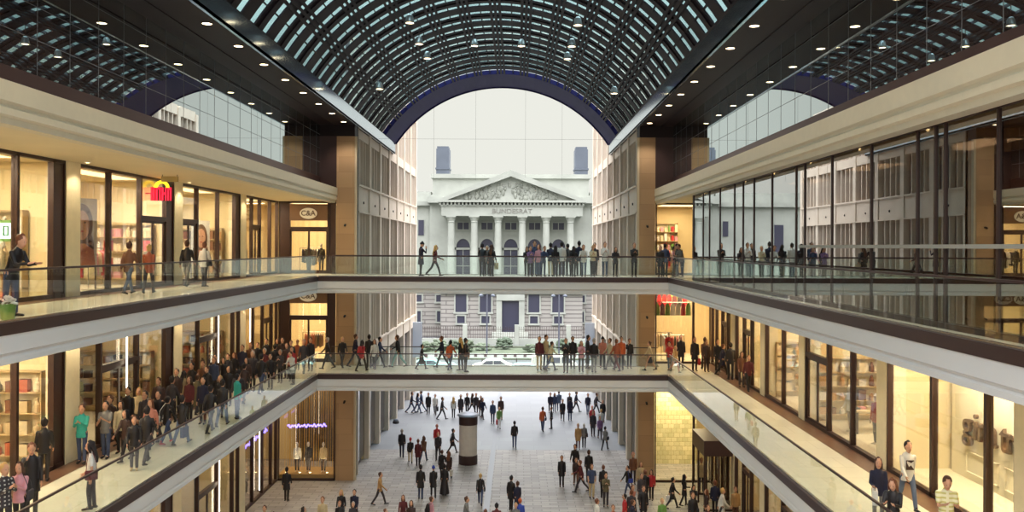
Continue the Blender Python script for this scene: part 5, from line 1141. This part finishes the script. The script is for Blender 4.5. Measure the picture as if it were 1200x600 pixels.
# plaza: px, head y, facing, pose, sex, top, legs, hair, options
G_ = [
 (336, 552, 0, 'stand2', 'm', 'black', 'black', 's:hblack', dict(length='thigh')), (400, 574, 180, 'walk', 'f', 'black', 'dgrey', 'l:blond', dict(length='thigh')), (415.5, 575.5, 180, 'walk2', 'm', 'navy', 'black', 's:hblack', dict(length='thigh')), (398, 588, 180, 'stand', 'f', 'black', 'black', 's:auburn', {}),
 (414, 587.5, 180, 'walk', 'f', 'dgrey', 'dblue', 's:hgrey', {}), (378, 588.5, 180, 'stand', 'm', 'beige', 'brown', 's:auburn', {}), (355.5, 596.5, 90, 'stand', 'f', 'black', 'black', 'l:hblack', {}), (310, 599, 180, 'stand', 'm', 'dbrown', 'black', 's:hbrown', {}), (320.5, 600, 180, 'stand', 'f', 'olive', 'black', 's:hbrown', {}),
 (471, 507, 0, 'stand', 'm', 'black', 'navy', 's:hgrey', {}), (481, 512.5, 350, 'walk', 'f', 'black', 'beige', 's:red', dict(hood=True)), (490, 516, 0, 'stand', 'f', 'maroon', 'black', 's:auburn', dict(length='thigh')), (496.5, 511.5, 20, 'walk2', 'f', 'brown', 'dblue', 'l:hbrown', {}), (512, 499.5, 0, 'walk', 'm', 'red', 'dgrey', 's:salmon', {}),
 (513.5, 509.5, 180, 'walk2', 'm', 'dgrey', 'black', 's:red', dict(bag=('back', 'brown', 1))), (530.5, 503, 80, 'walk', 'f', 'black', 'black', 's:hblack', dict(length='thigh', bag=('shoulder', 'black', -1))), (518, 528, 0, 'walk', 'f', 'black', 'black', 's:hbrown', dict(length='thigh')), (526, 530, 10, 'walk2', 'f', 'dbrown', 'black', 'l:auburn', dict(length='thigh', bag=('shopping', 'white', 1))),
 (502, 462.5, 180, 'stand', 'm', 'black', 'black', 's:hblack', dict(length='thigh')), (510, 463, 180, 'walk', 'f', 'white', 'dgrey', 's:hblack', dict(bag=('shopping', 'black', -1))), (518, 468, 90, 'walk', 'm', 'dgrey', 'black', 's:hbrown', {}), (531.5, 466, 0, 'stand', 'f', 'white', 'black', 'l:blond', {}), (540, 466, 180, 'stand', 'm', 'dgrey', 'black', 's:hblack', dict(length='thigh')),
 (482, 461, 90, 'stride', 'm', 'navy', 'dblue', 's:hbrown', {}), (489, 461.5, 90, 'stride', 'f', 'dblue', 'dblue', 'l:hblack', {}), (494, 460.5, 270, 'walk', 'm', 'dblue', 'jeans', 's:hbrown', {}), (547.5, 462.5, 180, 'walk', 'm', 'black', 'black', 's:hblack', {}), (553, 461.5, 90, 'stride', 'f', 'black', 'dgrey', 'l:hbrown', {}), (558, 462, 180, 'walk2', 'm', 'dgrey', 'black', 's:hblack', {}),
 (445, 556, 90, 'walk', 'm', 'tan', 'dgrey', 's:hbrown', {}), (493, 550, 0, 'stand2', 'm', 'black', 'dblue', 's:hblack', dict(length='thigh')), (508, 548, 350, 'walk', 'm', 'black', 'black', 'c:blue', dict(length='thigh')), (521, 546, 0, 'stand', 'f', 'black', 'black', 's:hblack', dict(length='robe')),
 (472.5, 580, 180, 'walk', 'f', 'maroon', 'black', 'l:auburn', dict(length='thigh')), (482, 587, 180, 'walk2', 'f', 'dbrown', 'dgrey', 'l:hbrown', dict(length='thigh')), (505.5, 585, 60, 'stand', 'f', 'pink', 'black', 's:hbrown', dict(bag=('back', 'black', 1))), (546, 586, 90, 'walk', 'm', 'grey', 'black', 's:hbrown', {}), (563, 556, 0, 'walk', 'f', 'black', 'dblue', 's:blond', dict(bag=('shoulder', 'black', 1))),
 (451, 592, 90, 'walk', 'f', 'brown', 'black', 's:auburn', dict(scale=.85)), (569, 598, 0, 'stand', 'f', 'rust', 'black', 's:auburn', {}), (563.5, 466, 180, 'stand', 'm', 'dbrown', 'black', 's:hbrown', {}), (565.5, 467.5, 150, 'walk2', 'm', 'navy', 'dgrey', 's:hblack', {}), (577.5, 472, 180, 'stand', 'm', 'dblue', 'navy', 's:hbrown', {}),
 (587, 468, 180, 'stand', 'm', 'dbrown', 'beige', 's:hblack', {}), (585, 477, 180, 'walk', 'f', 'green', 'white', 's:hbrown', dict(bag=('shopping', 'red', 1))), (603, 497, 0, 'stand2', 'm', 'black', 'dblue', 's:hblack', {}), (636, 480, 10, 'walk', 'm', 'orange', 'dblue', 's:hbrown', dict(bag=('shoulder', 'navy', 1))), (646.2, 477.5, 270, 'stand', 'f', 'black', 'black', 's:hbrown', {}),
 (659.3, 469.5, 180, 'walk', 'm', 'black', 'dgrey', 's:hbrown', dict(length='thigh')), (668, 469, 0, 'stand', 'm', 'navy', 'dblue', 's:hblack', dict(length='thigh')), (645, 461.5, 180, 'walk', 'm', 'navy', 'black', 's:hbrown', {}), (650, 461.5, 180, 'stand', 'f', 'dblue', 'dblue', 'l:hblack', {}), (655, 460, 0, 'walk', 'm', 'jeans', 'dblue', 's:hbrown', {}), (667.5, 461, 180, 'stand', 'f', 'dgrey', 'navy', 's:hbrown', {}),
 (675, 460.5, 90, 'walk', 'm', 'navy', 'black', 's:hblack', {}), (689, 462.5, 180, 'walk2', 'm', 'navy', 'dblue', 's:hblack', {}), (698.5, 462.5, 80, 'stride', 'm', 'dgrey', 'black', 's:hbrown', {}), (694, 477, 180, 'stand', 'f', 'red', 'salmon', 's:red', dict(hood=True)), (706.5, 471, 180, 'stand', 'm', 'black', 'black', 's:hblack', {}), (695, 485, 180, 'stand', 'm', 'dgrey', 'dgrey', 's:hbrown', dict(length='thigh')),
 (703, 488, 180, 'walk', 'f', 'purple', 'dgrey', 's:hbrown', {}), (709, 499.5, 30, 'walk2', 'f', 'grey', 'black', 's:hblack', dict(bag=('shoulder', 'black', 1))), (677.5, 498.5, 180, 'stand', 'f', 'tan', 'maroon', 's:blond', dict(length='thigh')), (684.5, 498, 0, 'stand', 'f', 'grey', 'black', 's:white', dict(bag=('shoulder', 'dgrey', 1))), (704.5, 480, 0, 'stand', 'f', 'white', 'jeans', 's:blond', {}),
 (658.3, 537, 180, 'stand', 'm', 'black', 'black', 's:hbrown', dict(length='thigh')), (674, 525, 200, 'walk', 'm', 'black', 'dbrown', 's:hblack', dict(scale=1.08)), (690, 533, 0, 'stand', 'm', 'black', 'black', 's:hbrown', dict(scale=1.08)), (675, 537, 180, 'walk', 'f', 'dbrown', 'brown', 's:hbrown', {}), (681, 543, 270, 'stride', 'm', 'maroon', 'dgrey', 's:auburn', {}), (693.5, 549, 180, 'stand2', 'm', 'dblue', 'beige', 's:auburn', dict(sleeve=False)),
 (707, 549, 0, 'stand', 'm', 'black', 'black', 's:auburn', {}), (710, 558, 180, 'fold', 'm', 'olive', 'dgrey', 's:hblack', {}), (699.5, 588, 70, 'stand', 'm', 'white', 'dgrey', 's:auburn', dict(sleeve=False)), (718.5, 594, 180, 'stand', 'f', 'rust', 'black', 's:auburn', {}), (742, 531, 180, 'stand', 'm', 'brown', 'dgrey', 's:salmon', {}), (736, 546, 240, 'walk', 'f', 'black', 'dblue', 's:hblack', dict(bag=('shoulder', 'blue', -1))),
 (751, 543.5, 180, 'stand', 'f', 'beige', 'brown', 'l:auburn', {}), (752, 559, 180, 'stand', 'm', 'dgrey', 'black', 's:hbrown', dict(length='knee')), (756, 557, 0, 'stand', 'm', 'black', 'black', 's:auburn', {}), (732, 581.5, 270, 'stand', 'f', 'red', 'black', 's:hblack', {}), (740, 578, 0, 'stand', 'm', 'dgrey', 'dgrey', 's:auburn', dict(length='thigh')), (754, 575, 180, 'stand2', 'm', 'black', 'black', 's:hbrown', dict(length='thigh')),
 (763.5, 551, 200, 'stand2', 'f', 'red', 'black', 'l:hblack', {}), (741, 569, 150, 'walk', 'f', 'salmon', 'black', 's:auburn', {}), (788, 560, 90, 'walk', 'f', 'black', 'black', 's:hblack', dict(length='thigh', bag=('shopping', 'white', -1))), (802, 557, 90, 'carry', 'f', 'black', 'black', 'l:hblack', dict(length='thigh')), (812.5, 568, 180, 'read', 'f', 'black', 'black', 'l:hblack', {}),
 (822, 551, 180, 'stand', 'm', 'beige', 'navy', 's:hbrown', dict(scale=1.1, skin='skind')), (812, 583, 180, 'stand', 'm', 'black', 'dgrey', 's:auburn', dict(bag=('shoulder', 'black', -1))), (828, 574, 270, 'stand', 'f', 'dbrown', 'dbrown', 'l:auburn', {}), (838, 568, 20, 'stand2', 'm', 'navy', 'black', 's:auburn', {}), (846, 577, 90, 'walk', 'm', 'white', 'dgrey', 's:blond', dict(length='thigh')),
 (776, 585, 180, 'stand', 'f', 'green', 'black', 's:blond', {}), (862, 568, 180, 'stand', 'm', 'tan', 'brown', 's:auburn', {}), (830, 594, 180, 'stand', 'f', 'maroon', 'black', 's:auburn', {}), (599, 562, 30, 'stand2', 'm', 'black', 'black', 's:hblack', dict(length='thigh')), (606.5, 566, 330, 'stand', 'f', 'navy', 'dgrey', 's:hbrown', dict(length='thigh')),
 (609.5, 586.5, 0, 'stand', 'f', 'blue', 'red', 's:orange', {}), (604.5, 587.5, 180, 'stand', 'f', 'grey', 'grey', 's:tan', {}), (582, 594, 0, 'stand', 'm', 'maroon', 'black', 's:hblack', {}), (741.5, 590, 90, 'stand', 'm', 'navy', 'black', 's:hbrown', {})]
for a in G_:
    X, D = unpr(a[0], a[1], 1.62)
    if D > 68: z_ = 'far along the street'
    elif D > 53.5: z_ = 'on the street left of the drain' if X < -1.5 else 'on the street right of the drain'
    else: z_ = 'on the left plaza below' if X < -1.5 else ('on the right plaza below' if X > 4.5 else 'on the middle plaza below')
    P_(z_, F0, a[0], a[1], a[2], a[3], a[4], a[5], a[6], a[7], **a[8])
# labels: by look first, then by order among those who look alike in the same place
from collections import defaultdict
gr = defaultdict(list)
for t in PEOPLE: gr[(t[1], t[2])].append(t)
for (zn, ds), L in gr.items():
    sub = defaultdict(list)
    for t in L: sub[t[3]].append(t)
    for hd, M in sub.items():
        M.sort(key=lambda t: t[4])
        for i, t in enumerate(M):
            if len(L) == 1: lab = 'person in %s, %s %s' % (ds, hd, zn)
            elif len(M) == 1: lab = 'person, %s, %s, %s' % (hd, ds, zn)
            else: lab = 'person, %s, %s, %s, %s from left' % (hd, ds, zn, ORD[i])
            wds = lab.split()
            if len(wds) > 16: lab = lab.replace(' trousers', '').replace('floor-length ', '').replace(' tied up', '')
            t[0]['label'] = lab; t[0]['group'] = 'people '+zn
for o, p, kind, c in BAGS:
    l = p['label'].replace('person in ', '').replace('person, ', '').replace(' trousers', '').replace(' hair', '').replace(',', '')
    w_ = ('%s %s of person with ' % (c_name(c), {'shoulder': 'shoulder bag', 'shopping': 'bag', 'back': 'backpack'}[kind])).split()+l.split()
    o['label'] = ' '.join(w_[:16])
# printed picture on the front of the white hooded sweater
for t in PEOPLE:
    if t[2].startswith('white jacket, denim') and 'lower right' in t[1]:
        b = MB(); b.box(-.10, .10, 0, .006, -.12, .12); q = b.build('chest_print', pm('dbrown'), t[0]); q.location = SK['walk']['T'](0, .128, .26)
        b = MB(); b.prism([(-.09, -.1), (-.02, .0), (.03, -.04), (.08, .06), (.08, .1), (-.03, .05), (-.09, .1)], 'y', .006, .01); r_ = b.build('print_shapes', pm('white'), q)
# mannequins in the windows
def mannequin(x, y, z, face, top, legs, fem, lab, base=0):
    J = SK['stand2' if fem else 'stand']; pose = 'stand2' if fem else 'stand'
    r = mk('mannequin', piece(('body', pose, fem), lambda: make_body(J, fem), [m_slot, m_eye, m_lip]), [m_skinm]*3)
    mk('jacket', piece(('top', pose, fem, 'hip', True, False), lambda: make_top(J, fem, 'hip'), [m_slot]), [pm(top)], r)
    mk('trousers', piece(('legs', pose, False), lambda: make_legs(J), [m_slot]), [pm(legs)], r)
    r.location = (x, y, z); r.rotation_euler = (0, 0, -R(face)); tag(r, lab, 'mannequin', 'shop window mannequins')
    return r
for i, (x, y, z, f, t_, l_, fem, wh) in enumerate([
    (-12.95, YE+.65, .32, 170, 'white', 'black', 1, 'behind the purple neon'), (-12.3, YE+.7, .32, 190, 'black', 'black', 0, 'behind the purple neon'), (-11.4, YE+.65, .32, 180, 'beige', 'dgrey', 0, 'behind the purple neon, nearest the pillar'),
    (-14.9, 46.9, F0+.02, 110, 'white', 'black', 1, 'in the plaza side window near the neon'), (-15.2, 45.4, F0+.02, 100, 'grey', 'black', 0, 'in the plaza side window near the neon'),
    (12.3, 27.6, F1, 260, 'teal', 'white', 1, 'in the right window next to the purple strip'), (12.4, 29.4, F1, 250, 'red', 'navy', 0, 'in the middle of the right mannequin window'), (12.3, 31.4, F1, 250, 'white', 'brown', 1, 'at the far side of the right mannequin window'),
    (12.4, 35.4, F1, 255, 'brown', 'tan', 1, 'in the narrow cream right window'), (-14.9, 28.4, F1, 100, 'grey', 'black', 0, 'in the dark window behind the teal jacket'), (-15.0, 36.4, F1, 100, 'rust', 'black', 1, 'in the brown window behind the crowd'),
    (-14.9, 36.6, F2, 100, 'white', 'beige', 0, 'in the bright cream upper left window'), (-14.9, 46.6, F2, 120, 'white', 'black', 1, 'in the upper left window beside the corner'), (-12.4, YE+1.0, F2, 180, 'black', 'black', 0, 'in the doorway under the upper oval sign'),
    (-11.7, YE+1.2, F2, 170, 'black', 'dgrey', 1, 'in the doorway under the upper oval sign'), (9.0, YE+.7, F1, 180, 'red', 'olive', 1, 'in the window of red clothes'), (-14.9, 24.6, F2, 100, 'cream', 'tan', 1, 'in the nearest upper left window')]):
    mannequin(x, y, z, f, t_, l_, bool(fem), 'mannequin in %s jacket and %s trousers %s' % (c_name(t_), c_name(l_), wh))
# papers in hand, child's details
print('people', len(PEOPLE), 'bags', len(BAGS))
